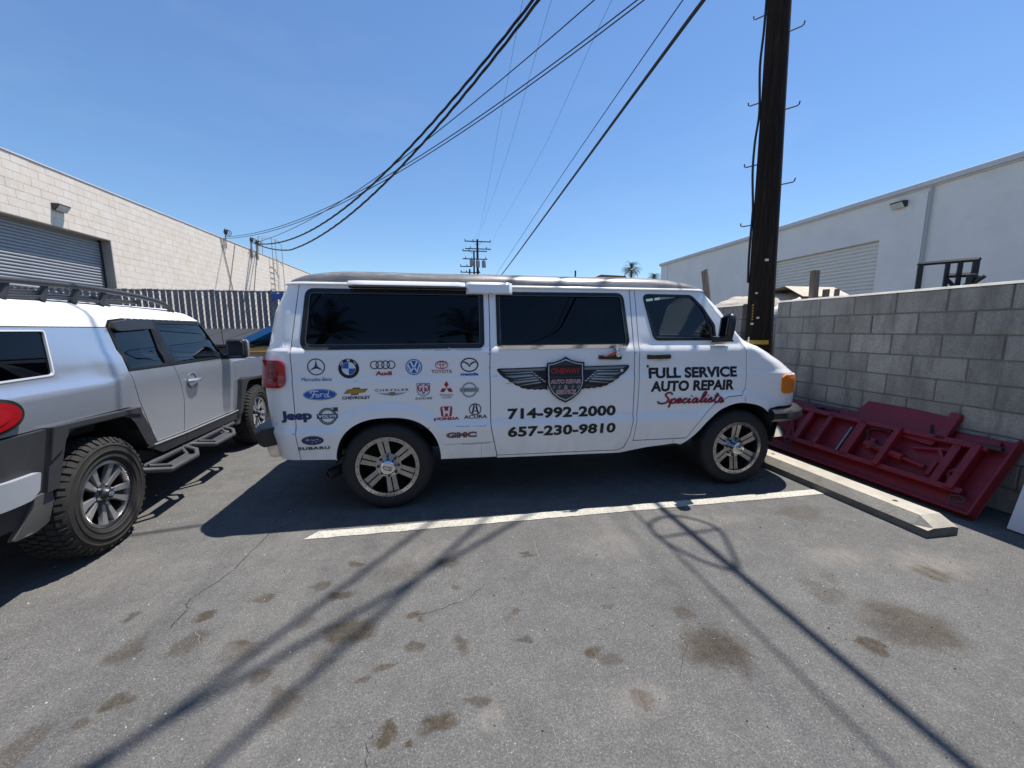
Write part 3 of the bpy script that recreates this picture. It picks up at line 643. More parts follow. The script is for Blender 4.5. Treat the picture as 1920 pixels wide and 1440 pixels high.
# ------------------------------------------------------------------ red steel lift platform leaning on the wall
mr_ = bpy.data.materials.new('red_steel'); mr_.use_nodes = True; t = NT(mr_); p = t.pos()
c = t.ramp(t.noise(p, 5, 6, .65), [(.3, (.16, .007, .014)), (.7, (.27, .014, .026))]); c = t.mix(t.ramp(t.noise(p, 30, 5, .8), [(.62, 0.), (.78, .6)]), c, (.10, .03, .025))
t.link(c, t.b.inputs['Base Color']); t.b.inputs['Roughness'].default_value = .48; t.bump(t.noise(p, 40, 4), .12, .004)
RED = thing('red_lift_platform', (4.28, 3.5, 0), 'dark red steel lift platform leaning against the grey block wall', 'platform')
O_ = Vector((4.07, 2.24, .02)); Uv = Vector((0, 1, 0)); top = Vector((4.47, 2.24, .60)); Vv = (top - O_); PW = Vv.length; Vv.normalize(); Nv = Uv.cross(Vv); 
if Nv.x > 0: Nv = -Nv
def rbox(u0, u1, v0, v1, d0, d1, name, parent=RED, bev=.004, mat=mr_):   # d measured out of the platform towards the viewer
    c_ = O_ + Uv * (u0 + u1) / 2 + Vv * (v0 + v1) / 2 + Nv * (d0 + d1) / 2
    rot = Matrix((Uv, Vv, Nv)).transposed()
    return MB().box(c_, (abs(u1 - u0), abs(v1 - v0), abs(d1 - d0)), bev, rot.to_3x3()).obj(name, mat, parent)
rbox(0, 2.72, .0, PW, -.012, 0, 'back_plate')
rbox(0, .018, -.01, PW, 0, .09, 'edge_flange'); rbox(0, 2.72, -.012, .01, 0, .07, 'edge_flange')
rbox(.12, 2.30, .135, .185, .02, .085, 'frame_rail'); rbox(.14, 2.3, .55, .60, .02, .085, 'frame_rail')
for u0, w, d0, d1 in ((.17, .055, .03, .105), (.30, .06, .015, .07), (.74, .05, .03, .11), (1.06, .085, .02, .085), (1.42, .05, .02, .085), (1.66, .07, .015, .075), (1.93, .055, .03, .105), (2.26, .05, .02, .085)):
    rbox(u0, u0 + w, .15, .585, d0, d1, 'cross_bar')
def pt_(u, v, d): return O_ + Uv * u + Vv * v + Nv * d
MB().tube([pt_(.62, .31, .05), pt_(.98, .36, .05)], .038, 12).tube([pt_(.44, .285, .05), pt_(.62, .31, .05)], .02, 10).tube([pt_(.93, .30, .05), pt_(.93, .42, .05)], .03, 10).obj('hydraulic_cylinder', mr_, RED, 50)
MB().tube([pt_(.40, .22, .04), pt_(.40, .36, .04)], .02, 8).obj('pivot_pin', mr_, RED)
MB().tube(catmull([tuple(pt_(*q)) for q in ((.98, .40, .05), (1.02, .5, .07), (.85, .54, .06), (.78, .42, .06), (.9, .33, .09))], 6), .009, 6).obj('hose', m_cable, RED)
for a, b in (((.22, .2), (.45, .5)), ((.3, .52), (.62, .44)), ((.36, .22), (.2, .42)), ((1.75, .2), (1.93, .48)), ((1.98, .2), (2.24, .5)), ((1.98, .5), (2.24, .2))):
    MB().tube([pt_(*a, .028), pt_(*b, .028)], .017, 4).obj('brace', mr_, RED)
MB().tube([pt_(1.22, .2, .02), pt_(1.22, .50, .02)], .014, 8).obj('torsion_rod', M('worn_steel', (.30, .28, .28), .4, metal=.8), RED)
# hinged upper flap sticking above the frame
fp = [(.50, .50), (1.30, .56), (1.20, .86), (.42, .80)]
frF = (O_, Uv, Vv, Nv)
MB().prism(fp, frF, .03, .05).obj('upper_flap', mr_, RED)
sl = fillet([(.53, .60), (.56, .595), (.60, .70), (.57, .705)], .014, 3); MB().prism(sl, frF, .0505, .052).obj('slot', m_crack, RED)
rbox(.42, .50, .56, .84, .03, .085, 'flap_edge')
rbox(1.62, 2.0, .60, .665, .02, .045, 'hinge_plate'); rbox(2.05, 2.40, .56, .66, .01, .04, 'hinge_plate'); rbox(.12, .40, .60, .68, .01, .03, 'hinge_plate')
for u, v in ((1.72, .12), (.10, .08)): 
    mb = MB(); mb.tube([pt_(u + .045 * math.cos(a), v + .03 * math.sin(a), .10) for a in [2 * math.pi * k / 12 for k in range(12)]], .010, 6, closed=True); mb.obj('chain_hook', m_steel, RED)
MB().tube(catmull([tuple(pt_(1.42 + .06 * i, .63 + .02 * (i % 2), .06)) for i in range(6)], 4), .012, 6).obj('chain', m_steel, RED)
MB().box(pt_(.14, .60, .06), (.05, .14, .035), .008).obj('latch', m_steel, RED)
WB = MB(); WB.box((4.22, 2.02, .30), (.03, .16, .60), .004, Matrix.Rotation(.25, 3, 'Y')); props(WB.obj('white_board', M('board_white', (.66, .67, .68), .6, var=.12)), 'white board leaning on the wall at the right edge', 'board')

# ------------------------------------------------------------------ things in the yard behind the wall
m_wood = M('grey_wood', (.25, .19, .14), .85, var=.4, vscale=14, stretch=(1, 1, .12), bump=.4, bscale=50)
def board(a, b, w, th, label, yawv=(0, 1, 0)):
    a = Vector(a); b = Vector(b); d = b - a; L = d.length; d.normalize(); u = Vector(yawv) - d * d.dot(Vector(yawv)); u.normalize(); n = d.cross(u); rot = Matrix((u, n, d)).transposed().to_3x3()
    props(MB().box((a + b) / 2, (w, th, L), .006, rot).obj('board', m_wood), label, 'board')
board((5.5, 7.1, 0.0), (5.5, 7.82, 2.77), .17, .05, 'leaning grey plank above the van windscreen')
board((5.55, 5.17, 0), (5.5, 5.2, 2.39), .09, .09, 'upright wooden post behind the block wall')
board((5.62, 5.10, 0), (5.6, 5.08, 2.10), .10, .03, 'short brown picket right of the upright wooden post')
board((5.62, 4.94, 0), (5.62, 4.93, 2.09), .07, .03, 'rightmost brown picket behind the block wall')
mtarp = M('tarp_beige', (.55, .48, .38), .75, var=.25, vscale=3, bump=.5, bscale=7, bdist=.06); mtw = M('tarp_white', (.72, .72, .72), .5, var=.12, vscale=6, bump=.8, bscale=9, bdist=.05)
def heap(name, c, rx, ry, h, mat, label, seed, par=None):
    n = 36; vs = []; fs = []
    for i in range(n + 1):
        for j in range(n + 1):
            a = i / n * 2 - 1; b = j / n * 2 - 1; m_ = max(abs(a), abs(b)); f = max(0.0, 1 - m_ ** 5) ** .6
            nz = noise.noise((a * 2.2 + seed, b * 2.2, seed)) * .06 + noise.noise((a * 7, b * 7 + seed, seed)) * .022
            vs.append((c[0] + a * rx, c[1] + b * ry, max(.0, h * f * (.88 + nz + .06 * (1 - abs(a))))))
    k = n + 1; fs = [(i * k + j, (i + 1) * k + j, (i + 1) * k + j + 1, i * k + j + 1) for i in range(n) for j in range(n)]
    props(MB().add(vs, fs).obj(name, mat, None, 70), label, 'tarp')
heap('tarp', (6.1, 6.75, 0), .9, 1.5, 2.30, mtarp, 'beige tarpaulin over a pile left of the utility pole', 3)
heap('tarp', (5.25, 5.25, 0), .42, .36, 2.05, mtw, 'crumpled white plastic sheet right of the utility pole', 9)
SH = thing('plywood_lid', (6.2, 5.6, 0), 'brown plywood box with a pale tilted lid behind the wall', 'box')
MB().box((6.2, 5.95, 1.0), (.8, .62, 2.0), .01).obj('box', M('ply_brown', (.36, .24, .11), .8, var=.3, vscale=9), SH)
MB().add([(5.72, 5.58, 2.04), (6.7, 5.58, 2.04), (6.7, 5.95, 2.24), (5.72, 5.95, 2.24), (5.72, 6.6, 2.16), (6.7, 6.6, 2.16)], [(0, 1, 2, 3), (3, 2, 5, 4)]).obj('lid', mtarp, SH)
RK = thing('steel_rack', (6.0, 3.95, 0), 'black steel rack frame showing above the block wall', 'rack'); m_blk_s = M('black_paint', (.016, .017, .02), .45)
def bar(a, b, w=.045, nm='bar', par=RK): MB().tube([a, b], w / 1.41, 4).obj(nm, m_blk_s, par)
for y in (4.2, 3.92, 3.80, 3.66): bar((6, y, 0.02 if y in (4.2, 3.66) else 1.5), (6, y, 2.335 - (4.2 - y) * .08), .05 if y in (4.2, 3.66) else .04)
bar((6, 4.23, 2.335), (6, 3.63, 2.295), .034); bar((6, 3.92, 2.15), (6, 3.66, 2.13), .04); bar((6, 4.2, 1.6), (6, 3.66, 1.6)); bar((6, 3.92, 2.12), (6, 3.8, 1.98), .03)
for i in range(3): bar((5.95 - .03 * i, 3.84 - .05 * i, 1.9), (5.95 - .03 * i, 3.60 - .05 * i, 2.09), .03, 'hook')
MB().box((5.9, 3.62, 2.05), (.08, .06, .16), .01).obj('clamp', m_blk_s, RK)
# ------------------------------------------------------------------ dumpster and boxes between the cars
DP = thing('dumpster', (-4.6, 8.4, 0), 'dark green dumpster with black ribbed lid by the fence', 'dumpster'); m_lid = M('lid_black', (.028, .029, .031), .6, var=.2); m_dg = M('dumpster_green', (.012, .035, .028), .5, var=.3)
MB().hexa([(-5.9, 7.75, .12), (-3.55, 7.75, .12), (-3.55, 9.2, .12), (-5.9, 9.2, .12), (-5.95, 7.7, 1.18), (-3.5, 7.7, 1.18), (-3.5, 9.25, 1.44), (-5.95, 9.25, 1.44)]).obj('bin', m_dg, DP)
MB().hexa([(-6.0, 7.64, 1.20), (-3.45, 7.64, 1.20), (-3.45, 9.3, 1.47), (-6.0, 9.3, 1.47), (-6.0, 7.64, 1.24), (-3.45, 7.64, 1.24), (-3.45, 9.3, 1.52), (-6.0, 9.3, 1.52)]).obj('lid', m_lid, DP)
for x in (-5.6, -5.1, -4.6, -4.1, -3.7): MB().hexa([(x - .03, 7.66, 1.241), (x + .03, 7.66, 1.241), (x + .03, 9.25, 1.512), (x - .03, 9.25, 1.512), (x - .02, 7.68, 1.262), (x + .02, 7.68, 1.262), (x + .02, 9.24, 1.53), (x - .02, 9.24, 1.53)]).obj('lid_rib', m_lid, DP)
for x in (-5.8, -3.7): MB().lathe([(0, -.03), (.07, -.03), (.08, 0), (.07, .03), (0, .03)], (x, 7.9, .08), (1, 0, 0), 14).obj('caster', m_steel, DP)
BD = thing('blue_bin', (-2.7, 8.6, 0), 'bright blue bin lid rising behind the van tail', 'bin'); m_blue = M('bin_blue', (.02, .19, .52), .4, var=.12)
MB().hexa([(-3.38, 8.0, .05), (-2.0, 8.0, .05), (-2.0, 9.1, .05), (-3.38, 9.1, .05), (-3.40, 7.95, 1.15), (-2.0, 7.95, 1.15), (-2.0, 9.15, 1.45), (-3.40, 9.15, 1.45)]).obj('bin', m_blue, BD)
MB().hexa([(-3.80, 7.60, 1.13), (-2.0, 7.60, 2.02), (-2.0, 9.2, 2.02), (-3.80, 9.2, 1.13), (-3.86, 7.60, 1.21), (-2.0, 7.60, 2.13), (-2.0, 9.2, 2.13), (-3.86, 9.2, 1.21)]).obj('lid', m_blue, BD)
BX = thing('cardboard_box', (-3.2, 7.35, 0), 'brown cardboard carton with printed marks behind the van tail', 'box'); m_card = M('cardboard', (.36, .23, .11), .8, var=.12)
MB().box((-3.15, 7.42, .57), (.72, .5, 1.14), .004).obj('carton', m_card, BX)
MB().add([(-3.5, 7.17, 1.141), (-2.8, 7.17, 1.141), (-2.78, 7.1, 1.2), (-3.52, 7.1, 1.2)], [(0, 1, 2, 3)]).add([(-3.5, 7.66, 1.141), (-2.8, 7.66, 1.141), (-2.8, 7.8, 1.2), (-3.5, 7.8, 1.2)], [(0, 1, 2, 3)]).obj('flap', M('card_yellow', (.55, .40, .16), .8), BX)
for x, z, w in ((-3.2, 1.03, .10), (-3.22, .95, .07)): MB().box((x, 7.168, z), (w, .004, .018)).obj('printed_mark', M('print_pale', (.6, .5, .36), .8), BX)

# ------------------------------------------------------------------ far pole, palms and roofs beyond
FP = thing('distant_utility_pole', (4.65, 60, 0), 'distant utility pole cluster with crossarms and transformers above the van roof', 'pole'); mfp = M('far_wood', (.02, .016, .014), .9)
for x, y, h, r0 in ((4.65, 60, 14.8, .19), (4.15, 60.4, 13.1, .15), (3.5, 60.8, 10.6, .15)): MB().tube([(x, y, 0), (x, y, h)], [r0 * 1.2, r0 * .8], 10).obj('shaft', mfp, FP)
for x0, x1, z, y, ins in ((2.75, 6.6, 14.45, 59.8, (2.8, 4.0, 6.55)), (2.8, 6.65, 13.4, 59.8, (3.6, 6.0)), (2.45, 6.1, 13.15, 60.2, (2.5, 3.4)), (2.45, 6.15, 12.0, 60.2, (2.9, 5.9)), (2.1, 3.9, 10.95, 60.6, (2.15, 3.1)), (2.1, 5.1, 10.1, 60.6, (2.2, 3.0, 4.9)), (2.6, 6.65, 9.45, 59.8, (5.6, 6.0, 6.45))):
    arm = MB().box(((x0 + x1) / 2, y, z), (x1 - x0, .1, .13)).obj('crossarm', mfp, FP)
    for x in ins: MB().lathe([(0, 0), (.05, 0), (.07, .1), (.05, .16), (.06, .22), (0, .28)], (x, y, z + .06), (0, 0, 1), 8).obj('insulator', mfp, arm)
mtr = M('transformer_grey', (.25, .26, .27), .5)
for x, z in ((3.75, 11.4), (4.65, 11.2), (5.55, 11.2)): MB().lathe([(0, -.5), (.28, -.5), (.3, -.45), (.3, .4), (.22, .5), (.08, .52), (.08, .7), (0, .7)], (x, 59.6, z), (0, 0, 1), 14).obj('transformer', mtr, FP, 40)
for a, b in (((4.65, 13.9), (3.9, 14.45)), ((4.65, 13.9), (5.4, 14.45)), ((4.15, 12.6), (3.2, 13.15))): MB().tube([(a[0], 59.75, a[1]), (b[0], 59.75, b[1])], .025, 5).obj('brace', mfp, FP)
m_frond = M('palm_frond', (.055, .075, .035), .7, var=.3, vscale=2); m_trunk = M('palm_trunk', (.16, .12, .09), .9, var=.3, vscale=6)
def palm(x, y, h, s_, label, seed, nf=34):
    T = thing('palm_tree', (x, y, 0), label, 'tree'); r_ = random.Random(seed)
    MB().tube([(x, y, 0), (x + .1 * s_, y, h * .5), (x, y, h)], [.28 * s_, .2 * s_, .22 * s_], 10).obj('trunk', m_trunk, T)
    mb = MB()
    for i in range(nf):
        az = r_.uniform(0, 6.283); el = r_.uniform(-.5, 1.45); L = s_ * r_.uniform(1.5, 2.2); d = Vector((math.cos(az), math.sin(az), 0)); sd_ = Vector((-d.y, d.x, 0)); P = []
        for k in range(9):
            q = k / 8; a = el - q * q * 1.5; P.append((P[-1] if P else Vector((x, y, h))) + (d * math.cos(a) + Vector((0, 0, math.sin(a)))) * L / 8)
        for k in range(8):
            w_ = .36 * s_ * math.sin(math.pi * (.15 + .8 * k / 8)); a, b = P[k], P[k + 1]; dr = Vector((0, 0, -.10 * s_))
            for sg in (1, -1):
                for j in range(3):
                    p0 = a.lerp(b, j / 3); p1 = a.lerp(b, (j + .55) / 3); tip = p0 + sd_ * sg * w_ * r_.uniform(.8, 1.2) + dr + (b - a) * .8
                    mb.add([p0, p1, tip], [(0, 1, 2)])
    mb.obj('crown', m_frond, T); return T
palm(34.2, 70, 12.6, .95, 'palm with bushy crown just left of the white warehouse', 4, 75)
palm(38.9, 70, 10.9, .8, 'dark treetop touching the far corner of the white warehouse', 8, 75)
FB = thing('brown_roof_house', (30.2, 72, 0), 'low brown roofed house far beyond the van', 'house')
MB().box((30.2, 74, 5.2), (7, 6, 10.4)).obj('wall', M('far_wall', (.45, .40, .34), .9), FB)
MB().prism([(-3.9, 0), (3.9, 0), (3.3, .9), (-1.6, 1.05)], (Vector((30.0, 74, 10.6)), Vector((1, 0, 0)), Vector((0, 0, 1)), Vector((0, 1, 0))), -3.6, 3.6).obj('roof', M('far_roof', (.24, .13, .08), .9, var=.2), FB)
# ------------------------------------------------------------------ across the alley, mirrored in the van glass
OB = thing('low_shop_building', (1.5, -12.5, 0), 'low flat roofed building mirrored along the bottom of the van windows', 'building')
wb_ = MB(); wall_box(wb_, -9, 12, -15, -10, 0, 4.0); wb_.obj('wall', M('shop_wall', (.42, .38, .33), .9, var=.1), OB)
MB().box((1.5, -12.5, 4.08), (21.3, 5.3, .16), .02).box((1.2, -12.2, 4.5), (5.2, 4.2, .7), .05).obj('roof', M('shop_roof', (.16, .14, .13), .8), OB)
for x in (-6, -1.5, 3, 7.5): MB().box((x, -9.99, 1.6), (3.0, .04, 3.0), .01).obj('bay_door', M('bay_dark', (.10, .10, .11), .5), OB)
palm(-5.9, -11.9, 9.6, 1.0, 'palm mirrored near the rear edge of the van quarter window', 21, 40); palm(1.1, -12.6, 10.1, 1.0, 'palm mirrored near the front edge of the van quarter window', 22, 40)
# ------------------------------------------------------------------ paint and trim for the cars
def paint(name, base, rough=.32, coat=.5, metal=0.0, dirtz=None, dirtc=(.42, .38, .32), flake=False):
    m = bpy.data.materials.new(name); m.use_nodes = True; t = NT(m); p = t.pos()
    c = t.mix(t.ramp(t.noise(p, 1.7, 6, .7), [(.35, 0.), (.8, .35)]), base, tuple(x * .95 for x in base))
    if dirtz:
        g = t.new('ShaderNodeNewGeometry'); sp_ = t.new('ShaderNodeSeparateXYZ'); t.link(g.outputs['Position'], sp_.inputs[0])
        mr = t.new('ShaderNodeMapRange'); t.link(sp_.outputs[2], mr.inputs[0]); mr.inputs[1].default_value = dirtz; mr.inputs[2].default_value = .35
        f = t.math('MULTIPLY', mr.outputs[0], t.ramp(t.noise(t.pos((1, 1, .35)), 9, 6, .7), [(.3, .05), (.7, .6)]), True); c = t.mix(f, c, dirtc)
        t.link(t.math('ADD', t.math('MULTIPLY', f, .4), rough, True), t.b.inputs['Roughness'])
    else: t.b.inputs['Roughness'].default_value = rough
    t.link(c, t.b.inputs['Base Color']); t.b.inputs['Metallic'].default_value = metal; t.b.inputs['Coat Weight'].default_value = coat; t.b.inputs['Coat Roughness'].default_value = .08
    t.bump(t.noise(p, 2.6, 3), .12, .02); return m
m_van = paint('van_white', (.93, .915, .89), .28, .6, 0, .72, (.60, .56, .50))
m_seal = M('rubber_black', (.007, .007, .008), .5); m_trim = M('plastic_black', (.02, .021, .023), .42, var=.25, vscale=6)
m_tint = glass('tinted_glass', (.012, .013, .016), 1.36); m_cabg = glass('cab_glass', (.30, .34, .33)); m_wsg = glass('windscreen_glass', (.6, .66, .64))
m_dark = M('liner_dark', (.012, .012, .013), .9); m_int = M('interior_grey', (.10, .10, .105), .8)
m_chrome = M('chrome', (.72, .73, .75), .12, metal=1.0, rvar=.1, vscale=4); m_alu = M('machined_alloy', (.40, .40, .41), .27, metal=1.0, rvar=.15, var=.12, vscale=20)
m_tyre = M('tyre_rubber', (.013, .013, .014), .7, var=.3, vscale=7, bump=.1, bscale=40); m_gap = M('gap_black', (.006, .006, .006), .9)
def lens(name, col, rough=.12):
    m = M(name, col, rough, coat=.25); return m
m_redl = lens('lens_red', (.38, .004, .008)); m_ambl = lens('lens_amber', (.75, .20, .006)); m_clr = lens('lens_clear', (.62, .64, .66), .08)
rm = bpy.data.materials.new('van_roof_worn'); rm.use_nodes = True; t = NT(rm); p = t.pos((.35, 1.0, 3.0))
c = t.ramp(t.noise(p, 5, 6, .7), [(.28, (.085, .075, .068)), (.5, (.19, .18, .17)), (.62, (.34, .335, .33)), (.8, (.15, .12, .10))]); c = t.mix(t.ramp(t.noise(t.pos(), 7, 5, .7), [(.6, 0.), (.75, .7)]), c, (.16, .085, .055))
t.link(c, t.b.inputs['Base Color']); t.b.inputs['Roughness'].default_value = .38; t.b.inputs['Metallic'].default_value = .25

# ------------------------------------------------------------------ the van
VPROF = [(.36, .045), (.46, .022), (.60, -.002), (.685, -.016), (.700, -.016), (.742, .010), (.9, .004), (1.085, .0), (1.098, .0), (1.116, .010), (1.31, .014), (1.345, .020), (1.366, .046), (1.42, .055), (1.87, .175), (1.95, .20)]
rarch = [(-.495 + .418 * math.copysign(abs(math.cos(a)) ** .8, math.cos(a)), .38 + .42 * abs(math.sin(a)) ** .8) for a in [math.pi * (k / 28) for k in range(29)]]
rarch = [q for q in rarch if q[1] > .43]
farch = catmull([(2.13, .445), (2.20, .49), (2.28, .565), (2.37, .675), (2.49, .772), (2.65, .822), (2.80, .812), (2.92, .775), (3.02, .70)], 5)
fa_in = [(2.06, .40)] + farch + [(3.10, .55), (3.1, .4)]
AR = np.array(rarch); AF = np.array(farch)
def vfeat(q, z, ins):
    if z < .70 or z > 1.0: return ins
    p_ = np.array([[q, z]])
    d = min(float(segdist(p_, rarch, False)[0]) if -1.2 < q < .25 else 9, float(segdist(p_, farch, False)[0]) if 1.9 < q < 3.3 else 9)
    if d > .12: return ins
    k = max(0., min(1., (.112 - d) / .035)); k = k * k * (3 - 2 * k); return ins + (-.016 - ins) * k
VS = Surf((0, 3.17, 0), (1, 0, 0), (0, 1, 0), 1.96, VPROF,
          [(.40, -1.39), (.51, -1.405), (.75, -1.44), (1.06, -1.455), (1.3, -1.44), (1.36, -1.42), (1.44, -1.405), (1.65, -1.365), (1.87, -1.265)], [(.4, .24), (1.4, .22), (1.87, .16)],
          [(.40, 3.50), (.789, 3.50), (.898, 3.495), (1.02, 3.488), (1.068, 3.47), (1.11, 3.425), (1.166, 3.337), (1.247, 3.175), (1.352, 2.935), (1.40, 2.80), (1.451, 2.72), (1.658, 2.56), (1.87, 2.36)],
          [(.4, .40), (1.11, .40), (1.166, .36), (1.247, .30), (1.352, .21), (1.451, .10), (1.87, .08)], vfeat, .07)
VAN = thing('cargo_van', (1.05, 4.15, 0), 'white full-size van with dark windows and car logos on its side', 'van')
ROWS = (.685, .700, .742, 1.085, 1.098, 1.116, 1.345, 1.366)
TOPZ = 1.852
g1_ = [(.343, TOPZ), (.344, 1.58), (.334, 1.142), (.339, .689), (.370, .534), (.392, .430)]
quarter = [(-1.138, TOPZ), (-1.165, 1.58), (-1.188, 1.342), (-1.182, 1.1), (-1.182, .679), (-1.169, .475), (-.90, .462)] + rarch[::-1] + [(-.08, .418), (.386, .414)] + g1_[::-1]
qhole = fillet([(-1.092, 1.822), (.300, 1.822), (.296, 1.352), (-1.128, 1.346)], [.07, .05, .05, .07])
sdoor = [(a + .007, b) for a, b in g1_] + [(1.50, .420), (1.552, .444), (1.598, .553), (1.620, .748), (1.613, 1.314), (1.613, TOPZ)]
shole = fillet([(.407, 1.816), (1.552, 1.822), (1.582, 1.345), (.404, 1.340)], [.05, .07, .07, .05])
fdoor = [(1.671, TOPZ), (1.670, 1.313), (1.669, .81), (1.643, .506), (2.165, .506), (2.244, .625), (2.322, .733), (2.418, .831), (2.551, .887), (2.690, .900), (2.728, .96), (2.727, 1.172), (2.716, 1.309), (2.662, 1.422), (2.444, 1.672), (2.325, TOPZ)]
fhole = fillet([(1.736, 1.818), (2.22, 1.815), (2.33, 1.705), (2.43, 1.545), (2.43, 1.405), (1.815, 1.405)], [.05, .08, .1, .06, .02, .06])
cz = [.775, .85, .95, 1.05, 1.11, 1.166, 1.20, 1.247, 1.30, 1.352, 1.395]
front = [(1.622, TOPZ), (1.622, 1.314), (1.629, .748), (1.607, .553), (1.561, .437), (1.50, .412), (.399, .424), (.394, .404), (1.519, .388), (1.776, .430), (2.06, .455), (2.12, .440)] + farch + [(3.00, .765), (3.08, .775), (3.4, .775)] \
    + [(VS.scen(z), z) for z in cz] + [(interp(VS.xf, 1.395) - .06, 1.395), (interp(VS.xf, 1.45) - .04, 1.45), (interp(VS.xf, 1.66) - .03, 1.66), (2.40, TOPZ), (2.332, TOPZ), (2.452, 1.672), (2.670, 1.424), (2.724, 1.309), (2.735, 1.172), (2.736, .956), (2.695, .892), (2.553, .879), (2.423, .823), (2.328, .727), (2.251, .619), (2.171, .498), (1.635, .498), (1.661, .81), (1.662, 1.313), (1.663, TOPZ)]
rz = [.47, .6, .75, .9, 1.06, 1.2, 1.3, 1.36, 1.44, 1.55, 1.65, 1.75, TOPZ]
rcorner = [(-1.146, TOPZ), (-1.172, 1.58), (-1.195, 1.342), (-1.189, 1.1), (-1.189, .679), (-1.176, .475)] + [(interp(VS.xr, z) + interp(VS.rr, z) * (1 - math.pi / 2) - .10, z) for z in rz]
rdoor = [(interp(VS.xr, z) + interp(VS.rr, z) * (1 - math.pi / 2) - .108, z) for z in rz[::-1]] + [(VS.srear(z) + .004, z) for z in rz]
rhole = [(VS.srear(1.78) + .10, 1.78), (-1.265 - .35, 1.78), (-1.40 - .30, 1.38), (VS.srear(1.38) + .10, 1.38)]
rhole = [(-2.02, 1.78), (-1.58, 1.78), (-1.72, 1.40), (-2.12, 1.40)]
wsz = [1.41, 1.5, 1.6, 1.7, 1.8, 1.845]
wscreen = [(interp(VS.xf, z) + .02, z) for z in wsz] + [(VS.scen(z), z) for z in wsz[::-1]]
linfr = [(-1.14, 1.84), (-1.19, 1.34), (-1.18, .50), (-.93, .50)] + [(a, b + .03) for a, b in rarch[::-1]] + [(-.06, .45), (2.10, .46)] + [(a, b + .03) for a, b in farch] + [(3.1, .80), (3.1, 1.1), (2.9, 1.2), (2.66, 1.38), (2.44, 1.64), (2.30, 1.84)]
for side in (0, 1):
    panel('quarter_panel', VS, quarter, [qhole], m_van, VAN, side, 0, .045 if side else .026, ROWS)
    SD = panel('sliding_door', VS, sdoor, [shole], m_van, VAN, side, 0, .045, ROWS)
    FD = panel('front_door', VS, fdoor, [fhole], m_van, VAN, side, 0, .045, ROWS)
    panel('front_body', VS, front, [], m_van, VAN, side, 0, .045, ROWS + (1.14, 1.19, 1.22, 1.28))
    panel('rear_corner', VS, rcorner, [], m_van, VAN, side, 0, .04, ROWS)
    RD_ = panel('rear_door', VS, rdoor, [rhole], m_van, VAN, side, 0, .06, ROWS)
    panel('rear_window', VS, rhole, [], m_tint, RD_, side, .004, .1, (), 0)
    panel('windscreen', VS, wscreen, [], m_wsg, VAN, side, .006, .06, (), 0)
    panel('liner', VS, linfr, [offset_poly(qhole, -.0), offset_poly(shole, -.0), offset_poly(fhole, -.0)], m_dark, VAN, side, .035, .08, ROWS, 0)
    for nm, hole, par, gl_, w_ in (('side_window', qhole, VAN, m_tint, .036), ('door_window', shole, SD, m_tint, .030), ('cab_window', fhole, FD, m_cabg, .022)):
        inner = offset_poly(hole, w_)
        panel('window_seal', VS, offset_poly(hole, -.002), [inner], m_seal, par, side, -.005, .05, (), .02)
        panel(nm, VS, inner, [], gl_, par, side, .004, .06, (), 0)
        if nm != 'cab_window': panel('seal_lip', VS, offset_poly(hole, w_ - .004), [offset_poly(hole, w_ + .003)], M('lip_grey', (.07, .072, .075), .4), par, side, -.0065, .05, (), .008)
    strip('drip_rail', VS, (-1.30, 2.42), 1.850, 1.872, .022, .03, m_van, VAN, side, 60, .006)
    # pillar behind the cab glass
    panel('quarter_divider', VS, [(2.33, 1.68), (2.36, 1.65), (2.405, 1.43), (2.375, 1.43)], [], m_seal, FD, side, -.002, .05, (), .01)
# roof skin
rf_ = MB(); prof_r = [(1.0, 1.872), (1.0, 1.885), (.985, 1.915), (.955, 1.945), (.91, 1.963), (.8, 1.982), (.5, 2.003), (0.02, 2.012)]
cont = []
for q in np.linspace(VS.srear(1.87), VS.scen(1.87), 90): x, d = VS.xd(q, 1.87, .004); cont.append((x, d))
full = [(x, d) for x, d in cont] + [(x, 1.96 - d) for x, d in cont[::-1]]
xm = .55; vs = []
for k, z in prof_r:
    for x, d in full:
        kx = 1 - (1 - k) * (.32 if x < xm else .45); xx = xm + (x - xm) * kx; dd = .98 + (d - .98) * k
        zz = z - (max(0, (xx - 1.75)) ** 2 * .16 * min(1, (z - 1.87) * 12)) - (max(0, -.75 - xx) ** 2 * .22 * min(1, (z - 1.87) * 12)); zz += .004 * noise.noise((xx * 1.3, dd * 2, 0)) * (1 if z > 1.9 else 0)
        vs.append(VS.world(xx, dd, zz))
n = len(full); fs = [(i * n + j, i * n + (j + 1) % n, (i + 1) * n + (j + 1) % n, (i + 1) * n + j) for i in range(len(prof_r) - 1) for j in range(n)] + [tuple((len(prof_r) - 1) * n + j for j in range(n))]
rf_.add(vs, fs).obj('roof', rm, VAN, 50)
